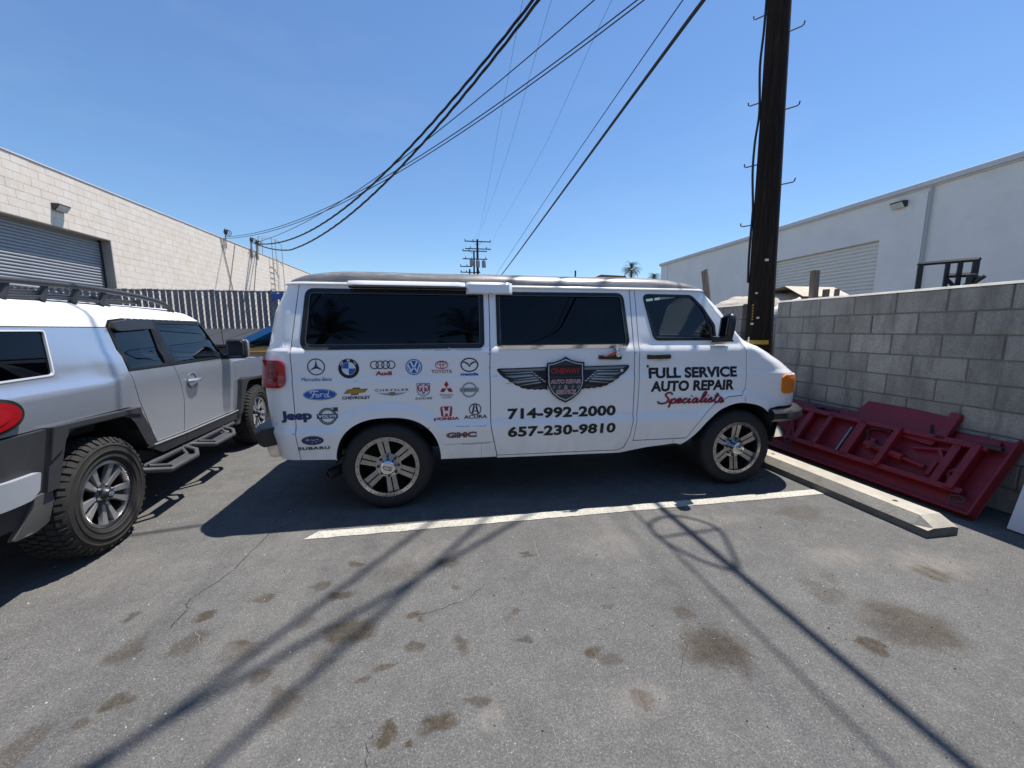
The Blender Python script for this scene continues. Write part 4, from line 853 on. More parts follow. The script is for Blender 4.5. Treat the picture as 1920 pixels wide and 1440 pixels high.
# underside, wheel wells, interior
MB().box((.95, 4.15, .47), (4.4, 1.10, .10)).box((1.03, 4.15, .468), (2.18, 1.88, .09)).box((-1.16, 4.15, .506), (.34, 1.7, .03)).obj('floor_pan', m_dark, VAN)
def well(arch, name, x_in=.42):
    for side in (0, 1):
        mb = MB(); n = len(arch); vs = [VS.world(a, .03, b + .012, side) for a, b in arch] + [VS.world(a, x_in, b + .012, side) for a, b in arch]
        mb.add(vs, [(i, i + 1, n + i + 1, n + i) for i in range(n - 1)]); mb.add([VS.world(a, x_in, b + .012, side) for a, b in arch], [tuple(range(n))]); mb.obj(name, m_dark, VAN)
well([(-.92, .40)] + rarch[::-1] + [(-.07, .40)], 'wheel_well'); well(fa_in, 'wheel_well')
for side in (0, 1):
    y = .52
    for x, nm in ((1.95, 'seat'), (.85, 'seat'), (-.25, 'seat')):
        sb = MB(); c_ = VS.world(x, y, .72, side); sb.box(c_, (.5, .52, .22), .05, None, 0, 3); sb.box(VS.world(x - .26, y, 1.13, side), (.16, .5, .72), .05, Matrix.Rotation(-.2, 3, 'Y'), 0, 3); sb.box(VS.world(x - .33, y, 1.57, side), (.11, .26, .20), .04, None, 0, 3); sb.obj(nm, m_int, VAN, 40)
MB().box((2.62, 4.15, 1.16), (.45, 1.6, .35), .06, None, 0, 3).obj('dashboard', M('dash_grey', (.05, .05, .052), .7), VAN, 40)
MB().tube([Vector((2.30, 4.62, 1.24)) + Vector((.08 * math.sin(a) * -.6, .19 * math.cos(a), .17 * math.sin(a))) for a in [2 * math.pi * k / 28 for k in range(28)]], .014, 8, closed=True).tube([(2.30, 4.62, 1.24), (2.5, 4.62, 1.12)], .025, 8).obj('steering_wheel', m_trim, VAN, 60)
# white trim pieces hanging over the quarter window
mtv = m_van
def slab(x0, x1, z0, z1, t0, nm, bev=.012):
    o = MB(); vs = []; n = 14
    sec = [(.02, z0 + .01), (-t0 * .7, z0), (-t0, z0 + .012), (-t0 * .9, z1 - .02), (-t0 * .55, z1), (.04, z1)]
    for i in range(n + 1):
        e = min(1, min(i, n - i) / 1.0 + .55) if i in (0, n) else 1; x = x0 + (x1 - x0) * i / n
        for d, z in sec: vs.append(VS.world(x, interp(VPROF, (z0 + z1) / 2) + d * e, z0 + (z - z0) * (1 if e == 1 else .94)))
    k = len(sec); fs = [(i * k + j, (i + 1) * k + j, (i + 1) * k + (j + 1) % k, i * k + (j + 1) % k) for i in range(n) for j in range(k)] + [tuple(range(k)), tuple(n * k + j for j in range(k))]
    return o.add(vs, fs).obj(nm, mtv, VAN, 35)
slab(-.775, .150, 1.842, 1.888, .055, 'awning_rail'); slab(.158, .545, 1.792, 1.892, .062, 'awning_end_cover')
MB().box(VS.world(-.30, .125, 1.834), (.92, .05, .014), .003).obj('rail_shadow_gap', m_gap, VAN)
MB().box(VS.world(.36, .11, 1.782), (.012, .03, .02), .003).obj('rail_screw', m_chrome, VAN)
MB().tube([VS.world(1.22, .5, 1.98), VS.world(1.22, .5, 2.06)], .008, 6).obj('roof_stub', m_trim, VAN)
# lights, bumpers, handles, mirror
for side in (0, 1):
    tl = fillet([(-1.62, 1.272), (-1.262, 1.268), (-1.232, 1.238), (-1.232, 1.088), (-1.262, 1.058), (-1.62, 1.055)], [.02, .05, .05, .05, .05, .02])
    tp = panel('tail_light', VS, tl, [], m_redl, VAN, side, -.022, .03, (), .04, 30)
    for i in range(9): panel('louvre', VS, [(-1.36, 1.095 + i * .017), (-1.285, 1.095 + i * .017), (-1.285, 1.104 + i * .017), (-1.36, 1.104 + i * .017)], [], M('louvre_dark', (.05, .003, .004), .4), tp, side, -.0235, .05, (), .002)
    strip('rear_bumper', VS, (-2.24, -1.385), .590, .735, .115, .02, m_trim, VAN, side, 30, .02)
    strip('rear_bumper_chrome', VS, (-2.24, -1.40), .480, .588, .07, .02, M('bumper_chrome', (.36, .36, .37), .22, metal=1.0, rvar=.15, vscale=9), VAN, side, 30, .02)
    strip('front_bumper', VS, (2.985, VS.scen(.7)), .640, .755, .075, .03, m_trim, VAN, side, 40, .03)
    strip('front_bumper_chrome', VS, (3.09, VS.scen(.6)), .470, .636, .018, .03, m_chrome, VAN, side, 40, .01)
    al = fillet([(3.112, 1.055), (3.15, 1.075), (3.34, 1.070), (3.35, .900), (3.15, .898), (3.118, .92)], [.03, .02, .02, .02, .03, .03])
    ap = panel('turn_signal', VS, al, [], m_ambl, VAN, side, -.014, .02, (), .03, 30)
    for i in range(7): panel('lens_rib', VS, [(3.20, .922 + i * .019), (3.335, .922 + i * .019), (3.335, .927 + i * .019), (3.20, .927 + i * .019)], [], m_ambl, ap, side, -.017, .05, (), .004)
    panel('headlight', VS, fillet([(3.37, 1.075), (3.60, 1.075), (3.62, .905), (3.37, .90)], .02), [], m_clr, VAN, side, -.012, .04, (), .03)
    gp = panel('grille', VS, [(3.65, 1.08), (VS.scen(1.0), 1.08), (VS.scen(1.0), .86), (3.65, .88)], [], m_trim, VAN, side, -.01, .06, (), .02)
    # mirror
    mc = VS.world(2.455, -.055, 1.525, side)
    hz = MB(); bmv = []
    ringz = [(-.115, .72), (-.10, .90), (-.05, 1.0), (.04, 1.0), (.09, .90), (.112, .62)]
    nn = 20
    for z, k in ringz:
        for j in range(nn):
            a = 2 * math.pi * j / nn; ca, sa = math.cos(a), math.sin(a); f = lambda v: math.copysign(abs(v) ** .55, v)
            bmv.append(mc + Vector((f(ca) * .036 * k + z * .10, f(sa) * .068 * k, z)))
    hz.add(bmv, [(i * nn + j, i * nn + (j + 1) % nn, (i + 1) * nn + (j + 1) % nn, (i + 1) * nn + j) for i in range(5) for j in range(nn)] + [tuple(range(nn))[::-1], tuple(5 * nn + j for j in range(nn))])
    mo = hz.obj('mirror', m_trim, VAN, 50)
    MB().hexa([VS.world(2.37, .03, 1.385, side), VS.world(2.55, .03, 1.385, side), VS.world(2.53, -.055, 1.395, side), VS.world(2.42, -.055, 1.395, side), VS.world(2.38, .05, 1.44, side), VS.world(2.53, .05, 1.45, side), VS.world(2.50, -.055, 1.43, side), VS.world(2.43, -.055, 1.43, side)]).obj('mirror_base', m_trim, mo, 30)
    MB().box(mc + Vector((-.038, 0, .0)), (.006, .10, .165), .01, Matrix.Rotation(.10, 3, 'Y')).obj('mirror_glass', M('mirror_glass', (.10, .11, .12), .05, metal=1), mo)
    # handles
    hp = MB().box(VS.world(1.846, interp(VPROF, 1.265) - .008, 1.263, side), (.222, .034, .042), .010, None, 0, 2).obj('door_handle', m_trim, FD, 40)
    MB().box(VS.world(1.865, interp(VPROF, 1.265) - .012, 1.240, side), (.11, .016, .010), .003).obj('handle_lip', m_chrome, hp)
    MB().lathe([(0, .004), (.010, .004), (.012, 0)], VS.world(1.745, interp(VPROF, 1.19) - .001, 1.178, side), (0, -1 if not side else 1, 0), 12).obj('key_lock', m_trim, VAN)
sh_ = MB().box(VS.world(1.385, .002, 1.262), (.205, .03, .036), .006, Matrix.Rotation(.03, 3, 'Y'), 0, 2).obj('slide_handle', m_trim, VAN, 40)
MB().hexa([VS.world(1.318, -.022, 1.272), VS.world(1.345, -.022, 1.268), VS.world(1.43, -.03, 1.305), VS.world(1.415, -.03, 1.318), VS.world(1.318, -.034, 1.272), VS.world(1.345, -.034, 1.268), VS.world(1.43, -.042, 1.305), VS.world(1.415, -.042, 1.318)]).obj('broken_lever', M('lever_rust', (.36, .07, .06), .4), sh_)
MB().lathe([(0, -.02), (.024, -.02), (.03, 0), (.026, .016), (0, .02)], VS.world(1.432, -.02, 1.318), (0, -1, 0), 14).lathe([(0, -.02), (.02, -.02), (.022, .01), (0, .014)], VS.world(1.45, -.014, 1.288), (0, -1, 0), 12).obj('lever_pivot', m_chrome, sh_, 40)
MB().tube([VS.world(2.86, .16, 1.34), VS.world(2.86, .16, 1.43)], .007, 6).lathe([(0, .02), (.02, .012), (.024, 0)], VS.world(2.86, .16, 1.335), (0, 0, 1), 10).obj('antenna_stub', m_clr, VAN)
MB().tube([VS.world(2.70, .18, 1.425), VS.world(2.86, .45, 1.41)], .008, 6).tube([VS.world(2.86, .45, 1.41), VS.world(2.68, .8, 1.47)], .010, 6).obj('wiper', m_trim, VAN)
ex = MB(); ex.tube([(-.35, 3.72, .42), (-.62, 3.60, .38), (-.88, 3.45, .325), (-1.00, 3.33, .300)], .034, 14, False); ex.tube([(-.88, 3.45, .325), (-1.02, 3.31, .297)], [.040, .046], 16, False).lathe([(.028, -.08), (.028, 0), (.046, 0)], (-1.02, 3.31, .297), Vector((-.14, -.14, -.028)), 16); ex.obj('exhaust_pipe', M('exhaust_steel', (.09, .088, .085), .5, metal=.7, var=.3, vscale=15), VAN, 50)
MB().box((-.80, 3.62, .47), (.3, .5, .05), .01).obj('frame_member', M('frame_grey', (.25, .23, .2), .8), VAN)
MB().lathe([(0, -1.45), (.05, -1.45), (.05, -.55), (.14, -.35), (.14, -.1), (.05, .1), (.05, .4), (0, .4)], (-.51, 4.6, .37), (0, -1, 0), 14).obj('rear_axle', m_dark, VAN)

def van_wheel(x, side, rot):
    ax = Vector((0, -1 if not side else 1, 0)); c = VS.world(x, 0.03, .372, side)      # c: outer face of the tyre
    Rt = .372
    W = MB()
    W.lathe([(.252, -.02), (.258, -.006), (.256, .000), (.225, .002), (.222, -.006), (.219, -.05), (.212, -.10), (.208, -.19), (.24, -.2)], c, ax, 56)
    wo = W.obj('wheel', m_alu, VAN, 35)
    T_ = MB(); T_.lathe([(.235, -.215), (.29, -.225), (.345, -.21), (.366, -.19), (.372, -.16), (.372, -.06), (.366, -.028), (.348, -.006), (.315, .004), (.28, .0), (.252, -.008), (.240, -.03)], c, ax, 64); T_.obj('tyre', m_tyre, wo, 40)
    MB().lathe([(0, -.16), (.21, -.16), (.215, -.1)], c, ax, 40).obj('brake_drum', M('brake_dark', (.012, .011, .011), .8), wo)
    u = ax.cross(Vector((0, 0, 1))); w = u.cross(ax)
    # six pairs of straight spokes
    for k in range(6):
        a = rot + k * math.pi / 3; d = u * math.cos(a) + w * math.sin(a); tdir = u * -math.sin(a) + w * math.cos(a)
        for sg in (-1, 1):
            o0 = tdir * sg * .026; q = []
            for r0, h0, hw in ((.078, -.045, .0165), (.216, -.022, .0205)):
                for dh in (-.022, 0): q.append([c + d * r0 + o0 * (1 if r0 > .1 else .85) - tdir * hw + ax * (h0 + dh), c + d * r0 + o0 * (1 if r0 > .1 else .85) + tdir * hw + ax * (h0 + dh)])
            p8 = [q[0][0], q[0][1], q[2][1], q[2][0], q[1][0], q[1][1], q[3][1], q[3][0]]
            MB().hexa(p8).obj('spoke', m_alu, wo)
    MB().lathe([(0, -.07), (.102, -.07), (.104, -.045), (.09, -.040), (.06, -.040)], c, ax, 40).obj('hub_plate', m_alu, wo, 35)
    hc = MB().lathe([(.066, -.045), (.064, .0), (.060, .022), (.050, .030), (.044, .031), (0, .033)], c, ax, 32).obj('hub_cap', m_chrome, wo, 30)
    el = MB(); e0 = [(c + ax * .0335 + u * (.034 * math.cos(a) * math.cos(rot) - .013 * math.sin(a) * math.sin(rot)) + w * (.034 * math.cos(a) * math.sin(rot) + .013 * math.sin(a) * math.cos(rot))) for a in [2 * math.pi * k / 24 for k in range(24)]]
    el.tube(e0, .0022, 5, closed=True); el.obj('cap_emblem', m_gap, hc)
    for k in range(8):
        a = rot + (k + .5) * math.pi / 4; d = u * math.cos(a) + w * math.sin(a); MB().lathe([(0, -.02), (.010, -.022), (.0125, -.04)], c + d * .083, ax, 8).obj('lug_nut', M('lug_dark', (.06, .06, .062), .3, metal=.8), wo)
    bo = MB()
    for k in range(24):
        a = rot + k * math.pi / 12; d = u * math.cos(a) + w * math.sin(a); bo.lathe([(0, .006), (.0045, .005), (.0052, .001)], c + d * .240, ax, 6)
    bo.obj('rim_bolts', M('bolt_dark', (.10, .10, .10), .5, metal=.6), wo)
for x, r0 in ((-.515, .12), (2.722, .0)):
    for side in (0, 1): van_wheel(x, side, r0 + math.pi / 6 * (1 if x > 0 else .45))
# ------------------------------------------------------------------ lettering and emblems on the van side
def dm(name, h, rough=.45): return M('decal_' + name, hexc(h), rough)
K_, W_, RED_, BLU, NAV, GRY, LGR, GLD, CRM, DRD = (dm(*a) for a in (('black', '14161a'), ('white', 'dfe5ee'), ('red', 'a81c26'), ('blue', '1b5fb0'), ('navy', '1c3566'), ('grey', '7d8386'), ('lightgrey', 'b4b9bb'), ('gold', 'b08d2c'), ('charcoal', '33383d'), ('darkred', '8a1420')))
def text_mesh(s, bold=0.0, shear=0.0, spacing=1.0):
    cu = bpy.data.curves.new('t', 'FONT'); cu.body = s; cu.size = 1.0; cu.offset = bold; cu.shear = shear; cu.space_character = spacing; cu.resolution_u = 4
    ob = bpy.data.objects.new('t', cu); COL.objects.link(ob); dg = bpy.context.evaluated_depsgraph_get(); me = bpy.data.meshes.new_from_object(ob.evaluated_get(dg))
    V = [(v.co.x, v.co.y) for v in me.vertices]; F = [tuple(p.vertices) for p in me.polygons]
    bpy.data.objects.remove(ob); bpy.data.curves.remove(cu); bpy.data.meshes.remove(me); return V, F
class Decal:
    def __init__(s, name, S=VS, side=0, base=-.0022): s.name = name; s.S = S; s.v = []; s.f = []; s.m = []; s.l = []; s.mats = []; s.layer = 0; s.side = side; s.base = base
    def mi(s, m):
        if m not in s.mats: s.mats.append(m)
        return s.mats.index(m)
    def raw(s, V, F, m, up=True):
        b = len(s.v); s.v += [(x, y, s.layer) for x, y in V]; s.f += [tuple(b + i for i in f) for f in F]; s.m += [s.mi(m)] * len(F)
        if up: s.layer += 1
        return s
    def poly(s, P, m):
        if area(P) < 0: P = P[::-1]
        tri = geometry.tessellate_polygon([[Vector((x, y, 0)) for x, y in P]]); return s.raw(P, [tuple(t_) for t_ in tri], m)
    def ell(s, c, rx, ry, m, n=36): return s.poly([(c[0] + rx * math.cos(2 * math.pi * k / n), c[1] + ry * math.sin(2 * math.pi * k / n)) for k in range(n)], m)
    def ring(s, c, rx, ry, w, m, n=40, a0=0., a1=2 * math.pi):
        A = [a0 + (a1 - a0) * k / n for k in range(n + 1)]
        V = [(c[0] + rx * math.cos(a), c[1] + ry * math.sin(a)) for a in A] + [(c[0] + (rx - w) * math.cos(a), c[1] + (ry - w) * math.sin(a)) for a in A]
        return s.raw(V, [(i, i + 1, n + 2 + i, n + 1 + i) for i in range(n)], m)
    def stroke(s, P, w, m):
        K = len(P); ws = w if isinstance(w, (list, tuple)) else [w] * K; V = []
        for i in range(K):
            a = np.array(P[max(i - 1, 0)], float); b = np.array(P[min(i + 1, K - 1)], float); d = b - a; d /= np.linalg.norm(d) + 1e-9; h = ws[i] / 2
            V += [(P[i][0] - d[1] * h, P[i][1] + d[0] * h), (P[i][0] + d[1] * h, P[i][1] - d[0] * h)]
        return s.raw(V, [(2 * i, 2 * i + 1, 2 * i + 3, 2 * i + 2) for i in range(K - 1)], m)
    def text(s, t_, x0, x1, y0, y1, m, bold=.0, shear=0., spacing=1.0, rot=0.0):
        V, F = text_mesh(t_, bold, shear, spacing); A = np.array(V); lo = A.min(0); hi = A.max(0); A = (A - lo) / (hi - lo); A = A * np.array((x1 - x0, y1 - y0)) + np.array((x0, y0))
        if rot: A[:, 1] += (A[:, 0] - (x0 + x1) / 2) * rot
        return s.raw([tuple(q) for q in A], F, m)
    def build(s, parent, rows=ROWS, label=None):
        bm = bmesh.new(); vv = [bm.verts.new((x, y, l)) for x, y, l in s.v]
        for f, m in zip(s.f, s.m):
            try: fc = bm.faces.new([vv[i] for i in f]); fc.material_index = m
            except ValueError: pass
        ys = [v.co.y for v in bm.verts]; xs = [v.co.x for v in bm.verts]
        if max(ys) < 1.0: rows = list(rows) + [q for q in np.arange(.5, .9, .013)]; [bmesh.ops.bisect_plane(bm, geom=bm.verts[:] + bm.edges[:] + bm.faces[:], plane_co=(q, 0, 0), plane_no=(1, 0, 0)) for q in np.arange(min(xs), max(xs), .026) if max(xs) < .4]
        for q in rows:
            if min(ys) < q < max(ys): bmesh.ops.bisect_plane(bm, geom=bm.verts[:] + bm.edges[:] + bm.faces[:], plane_co=(0, q, 0), plane_no=(0, 1, 0))
        bmesh.ops.triangulate(bm, faces=[f for f in bm.faces if len(f.verts) > 4])
        base = rootloc(parent)
        for v in bm.verts: v.co = s.S.pt(v.co.x, v.co.y, s.base - .00035 * v.co.z, s.side) - base
        me = bpy.data.meshes.new(s.name); bm.to_mesh(me); bm.free()
        for m in s.mats: me.materials.append(m)
        o = bpy.data.objects.new(s.name, me); COL.objects.link(o); o.parent = parent
        if label: o['label'] = label
        return o
k_ = .0042
def C_(x, z): return lambda dx, dy: (x + dx * k_, z - dy * k_)
SDR = [o for o in VAN.children if o.name.startswith('sliding_door')][0]; FDR = [o for o in VAN.children if o.name.startswith('front_door')][0]; QP = [o for o in VAN.children if o.name.startswith('quarter_panel')][0]
# phone numbers and slogan
d = Decal('lettering'); d.text('714-992-2000', .485, 1.457, .742, .838, K_, .042, 0, 1.05, .0); d.build(SDR); d = Decal('lettering'); d.text('657-230-9810', .485, 1.455, .588, .686, K_, .042, 0, 1.05); d.build(SDR)
d = Decal('lettering'); d.text('FULL SERVICE', 1.754, 2.632, 1.068, 1.166, K_, .045, 0, 1.02); d.build(FDR); d = Decal('lettering'); d.text('AUTO REPAIR', 1.780, 2.613, .947, 1.046, K_, .045, 0, 1.02); d.build(FDR)
GL = {'S': [[(.78, .80), (.66, .98), (.42, .98), (.30, .80), (.46, .58), (.60, .38), (.50, .08), (.22, -.02), (-.05, .08), (-.12, .22)]],
 'p': [[(-.06, .04), (.10, .38), (.08, .1), (.02, -.42)], [(.07, .15), (.22, .40), (.38, .33), (.38, .12), (.24, .0), (.08, .06)], [(.24, .0), (.42, .06)]],
 'e': [[(-.04, .06), (.18, .18), (.32, .30), (.25, .42), (.10, .34), (.06, .14), (.18, .0), (.40, .08)]],
 'c': [[(-.04, .06), (.06, .2), (.22, .40), (.32, .34)], [(.22, .40), (.08, .3), (.07, .10), (.18, .0), (.38, .08)]],
 'i': [[(-.04, .06), (.12, .40), (.08, .12), (.14, .0), (.28, .08)], [(.17, .60), (.20, .66)]],
 'a': [[(.36, .34), (.24, .42), (.08, .28), (.08, .06), (.20, .0), (.33, .2), (.38, .40), (.34, .12), (.40, .0), (.54, .08)]],
 'l': [[(-.04, .06), (.18, .4), (.33, .84), (.27, 1.0), (.17, .84), (.10, .3), (.13, .02), (.30, .08)]],
 's': [[(-.04, .06), (.15, .44), (.20, .28), (.27, .12), (.18, .0), (.02, .05)], [(.18, .0), (.34, .08)]],
 't': [[(-.04, .06), (.14, .4), (.20, .86), (.10, .25), (.14, .0), (.32, .08)], [(.02, .56), (.36, .60)]]}
WD = {'S': .74, 'p': .44, 'e': .42, 'c': .40, 'i': .30, 'a': .56, 'l': .32, 's': .36, 't': .34}
tot = sum(WD[c_] for c_ in 'Specialists'); sx = (2.50 - 1.868) / tot; x = 1.868; d = Decal('lettering')
ss = []
for ch in 'Specialists':
    for st_ in GL[ch]: ss.append([(x + (a + b * .16) * sx, .838 + b * .098) for a, b in catmull(st_, 5)])
    x += WD[ch] * sx
for P in ss: d.stroke(P, .0165, K_)
for P in ss: d.stroke(P, .0105, RED_)
d.build(FDR)
# winged shield
d = Decal('emblem')
def E_(X, Y): return (.981 + (X - 1005) / 6.4 * .00472, 1.274 - (Y - 115) / 6.4 * .00458)
Wtop = [(790, 236), (600, 240), (400, 245), (235, 246), (210, 258), (222, 285)]; Wlow = [(255, 325), (285, 352), (335, 378), (352, 402), (400, 424), (418, 445), (470, 462), (490, 482), (545, 490), (566, 502), (620, 496), (640, 508), (690, 500), (712, 510), (760, 500), (800, 515)]
for mir in (0, 1):
    X_ = (lambda X: X) if not mir else (lambda X: 2010 - X); dyv = 0 if not mir else -22
    ev = lambda X, Y: E_(X_(X), Y + (dyv * (1 - (X - 210) / 600) if mir else 0))
    d.poly([ev(*q) for q in Wtop + Wlow], K_)
    fe = [((250, 262), (770, 250), (775, 278), (300, 285)), ((270, 298), (560, 292), (700, 300), (640, 325), (330, 322)), ((300, 335), (600, 320), (650, 345), (390, 362)), ((345, 378), (640, 345), (690, 372), (450, 392)), ((370, 402), (680, 374), (700, 398), (440, 426)), ((440, 436), (700, 402), (735, 430), (500, 460)), ((510, 468), (730, 428), (760, 452), (580, 484)), ((590, 488), (745, 450), (790, 470), (660, 494)), ((680, 494), (780, 465), (796, 490), (740, 497))]
    sh = [GRY, CRM, GRY, CRM, GRY, CRM, K_, CRM, K_]
    for P, m in zip(fe, sh): d.poly([ev(*q) for q in P], m)
    for P in fe[1:6]:
        a = ((P[0][0] + P[-1][0]) / 2 + 10, (P[0][1] + P[-1][1]) / 2); b = ((P[1][0] + P[2][0]) / 2, (P[1][1] + P[2][1]) / 2); d.stroke([ev(*a), ev((a[0] + b[0]) / 2, (a[1] + b[1]) / 2), ev(*b)], [.002, .005, .009], LGR)
    for i in range(9): a = (645 + i * 15, 318 + i * 11 + (8 if i % 2 else 0)); d.ell(ev(*a), .007, .005, W_, 8); d.ell(ev(a[0] + 2, a[1] + 3), .0035, .0025, K_, 6)
def shield(o):
    L = [(783 + o, 188 + o), (870, 178 + o), (950, 150 + o), (1005, 115 + o * 1.5), (1062, 150 + o), (1145, 175 + o), (1232 - o, 182 + o), (1232 - o, 420), (1218 - o, 480), (1170 - o * .7, 560 - o * .6), (1090 - o * .4, 625 - o), (1010, 668 - o * 1.3), (925 + o * .4, 625 - o), (850 + o * .7, 560 - o * .6), (800 + o, 480), (783 + o, 420)]
    return [E_(*q) for q in L]
d.poly(shield(0), K_); d.poly(shield(20), W_); d.poly(shield(27), CRM)
d.poly([E_(812, 362), E_(1203, 362), E_(1203, 388), E_(812, 388)], K_); d.poly([E_(812, 215), E_(1203, 212), E_(1203, 350), E_(812, 350)], K_)
tb = E_(832, 318); tt = E_(1185, 250); d.text('ONEWAY', tb[0], tt[0], tb[1], tt[1], RED_, .02)
for tx, X0, X1, Y0, Y1 in (('AUTO REPAIR', 830, 1190, 430, 388), ('&', 992, 1030, 498, 455), ('SERVICE', 898, 1125, 558, 512)):
    a = E_(X0, Y0); b = E_(X1, Y1); d.text(tx, a[0] - .002, b[0] + .002, a[1] - .002, b[1] + .002, W_, .05); d.text(tx, a[0] + .001, b[0] - .001, a[1] + .001, b[1] - .001, RED_, .012)
for X in (865, 932, 1090, 1158): d.poly([E_(X - 18, 490), E_(X, 450), E_(X + 18, 462), E_(X - 2, 500)], GRY)
a = E_(1693, 290); d.ell(a, .013, .013, W_, 16); d.ell(a, .004, .004, K_, 8); d.build(SDR)

# car-maker marks in rows on the quarter panel
def logo(x, z): return Decal('logo'), C_(x, z)
d, c = logo(-1.009, 1.215)     # three-pointed star
d.ring(c(0, 0), 15.5 * k_, 15.5 * k_, 1.9 * k_, NAV)
for a in (90, 210, 330):
    p0 = (math.cos(R(a)), -math.sin(R(a))); n0 = (-p0[1], p0[0]); d.poly([c(p0[0] * 14, p0[1] * 14), c(n0[0] * 2.6 - p0[0] * 1, n0[1] * 2.6 - p0[1] * 1), c(-p0[0] * 1.5, -p0[1] * 1.5), c(-n0[0] * 2.6 - p0[0], -n0[1] * 2.6 - p0[1])], NAV)
d.text('Mercedes-Benz', -1.009 - 26 * k_, -1.009 + 26 * k_, 1.215 - 26 * k_, 1.215 - 19.5 * k_, K_); d.build(QP)
d, c = logo(-.771, 1.199)      # roundel
d.ell(c(0, 0), 18.5 * k_, 18.5 * k_, K_); d.ell(c(0, 0), 12.2 * k_, 12.2 * k_, W_)
for q in (1, 3): d.poly([c(0, 0)] + [c(11.6 * math.cos(R(q * 90 + a)), -11.6 * math.sin(R(q * 90 + a))) for a in range(0, 91, 9)], BLU)
for ch, a in (('B', 140), ('M', 90), ('W', 40)):
    x0, z0 = c(15.2 * math.cos(R(a)), -15.2 * math.sin(R(a))); d.text(ch, x0 - .0105, x0 + .0105, z0 - .010, z0 + .010, W_, .02, 0, 1, (a - 90) / 57.3)
d.build(QP)
d, c = logo(-.514, 1.224)      # four rings
for i in range(4): d.ring(c(-15 + i * 10, 0), 8 * k_, 8 * k_, 1.7 * k_, K_)
d.text('Audi', -.514 - 14 * k_, -.514 + 16 * k_, 1.224 - 20 * k_, 1.224 - 12 * k_, RED_, .04); d.build(QP)
d, c = logo(-.275, 1.203)      # V over W
d.ell(c(0, 0), 15.5 * k_, 15.5 * k_, BLU); d.ring(c(0, 0), 13.6 * k_, 13.6 * k_, 1.5 * k_, W_)
d.stroke([c(-6, -11), c(-1.2, 0)], 3.0 * k_, W_); d.stroke([c(6, -11), c(1.2, 0)], 3.0 * k_, W_)
for s_ in (-1, 1): d.stroke([c(s_ * 11, -5), c(s_ * 5.2, 9.5)], 3.0 * k_, W_); d.stroke([c(s_ * 5.6, 9.5), c(s_ * 1.2, 1.2)], 2.8 * k_, W_)
d.build(QP)
d, c = logo(-.055, 1.217)      # three ovals
d.ring(c(0, 0), 12.5 * k_, 8 * k_, 1.4 * k_, RED_); d.ring(c(0, 0), 3.6 * k_, 7.6 * k_, 1.2 * k_, RED_); d.ring(c(0, -3), 9 * k_, 3.6 * k_, 1.2 * k_, RED_)
d.text('TOYOTA', -.055 - 20 * k_, -.055 + 20 * k_, 1.217 - 16 * k_, 1.217 - 9.5 * k_, DRD, .01); d.build(QP)
d, c = logo(.169, 1.214)       # winged oval
d.ring(c(0, 0), 17.5 * k_, 14 * k_, 2.4 * k_, K_); d.stroke([c(*q) for q in ((-15, -5), (-9, -5.5), (-3, -2), (0, 3), (3, -2), (9, -5.5), (15, -5))], [1 * k_, 2.6 * k_, 3 * k_, 3 * k_, 3 * k_, 2.6 * k_, 1 * k_], K_)
d.text('mazda', .169 - 17.5 * k_, .169 + 17.5 * k_, 1.214 - 21 * k_, 1.214 - 15 * k_, BLU, .05); d.build(QP)
d, c = logo(-.992, .999)       # blue oval with script
d.ell(c(0, 0), 29.5 * k_, 10.5 * k_, NAV); d.ell(c(0, 0), 28.6 * k_, 9.7 * k_, W_); d.ell(c(0, 0), 27.8 * k_, 9.0 * k_, BLU)
for P, w in (([(-14, -3), (-17, -5.5), (-12, -7), (-2, -6.5)], 1.8), ([(-9, -6.5), (-11, 0), (-14, 5), (-17, 5)], 1.8), ([(-14, 0), (-6, -1)], 1.3), ([(-4, -1), (-6.5, 2), (-4, 4.5), (-1, 2), (-4, -1)], 1.5), ([(0, -2), (2, -1), (1, 4)], 1.5), ([(2, -1), (5, -2), (6, -1)], 1.4), ([(14, 0), (9, -1), (8, 3), (11, 4.5), (14, 1)], 1.5), ([(16, -7), (14, 2), (15, 4.5), (18, 3)], 1.5)): d.stroke([c(*q) for q in catmull(P, 4)], w * k_, W_)
d.build(QP)
d, c = logo(-.726, 1.018)      # bow tie
bt = [(-20, 2), (-14, -4), (-6, -4), (-5, -7), (8, -7), (7.4, -4), (22, -5), (16, 2), (5, 3), (4.2, 6.5), (-9, 7), (-8.4, 3.6), (-22, 4)]
d.poly([c(*q) for q in bt], K_); d.poly([c(x * .92, y * .74) for x, y in bt], GLD); d.text('CHEVROLET', -.726 - 25 * k_, -.726 + 25 * k_, 1.018 - 15 * k_, 1.018 - 9 * k_, K_, .03); d.build(QP)
d, c = logo(-.45, 1.023)       # thin spread wings
d.text('CHRYSLER', -.45 - 31 * k_, -.45 + 31 * k_, 1.023 - 2.4 * k_, 1.023 + 2.0 * k_, CRM, .02, 0, 1.3)
for s_ in (-1, 1): d.poly([c(s_ * 2, 4.2), c(s_ * 10, 6), c(s_ * 28, 4.8), c(s_ * 18, 8.2), c(s_ * 6, 10.2), c(s_ * 2, 10)], GRY); d.stroke([c(s_ * 5, 7), c(s_ * 24, 5.4)], .8 * k_, W_)
d.ell(c(0, 7.6), 4.2 * k_, 3.6 * k_, CRM, 18); d.ell(c(0, 7.6), 3 * k_, 2.5 * k_, GLD, 14); d.build(QP)
d, c = logo(-.205, 1.021)      # ram-head shield
sp_ = [(-12.5, -12), (12.5, -12), (12.5, 4), (9, 10), (0, 14), (-9, 10), (-12.5, 4)]; d.poly([c(*q) for q in sp_], CRM); d.poly([c(x * .9, y * .9) for x, y in sp_], W_)
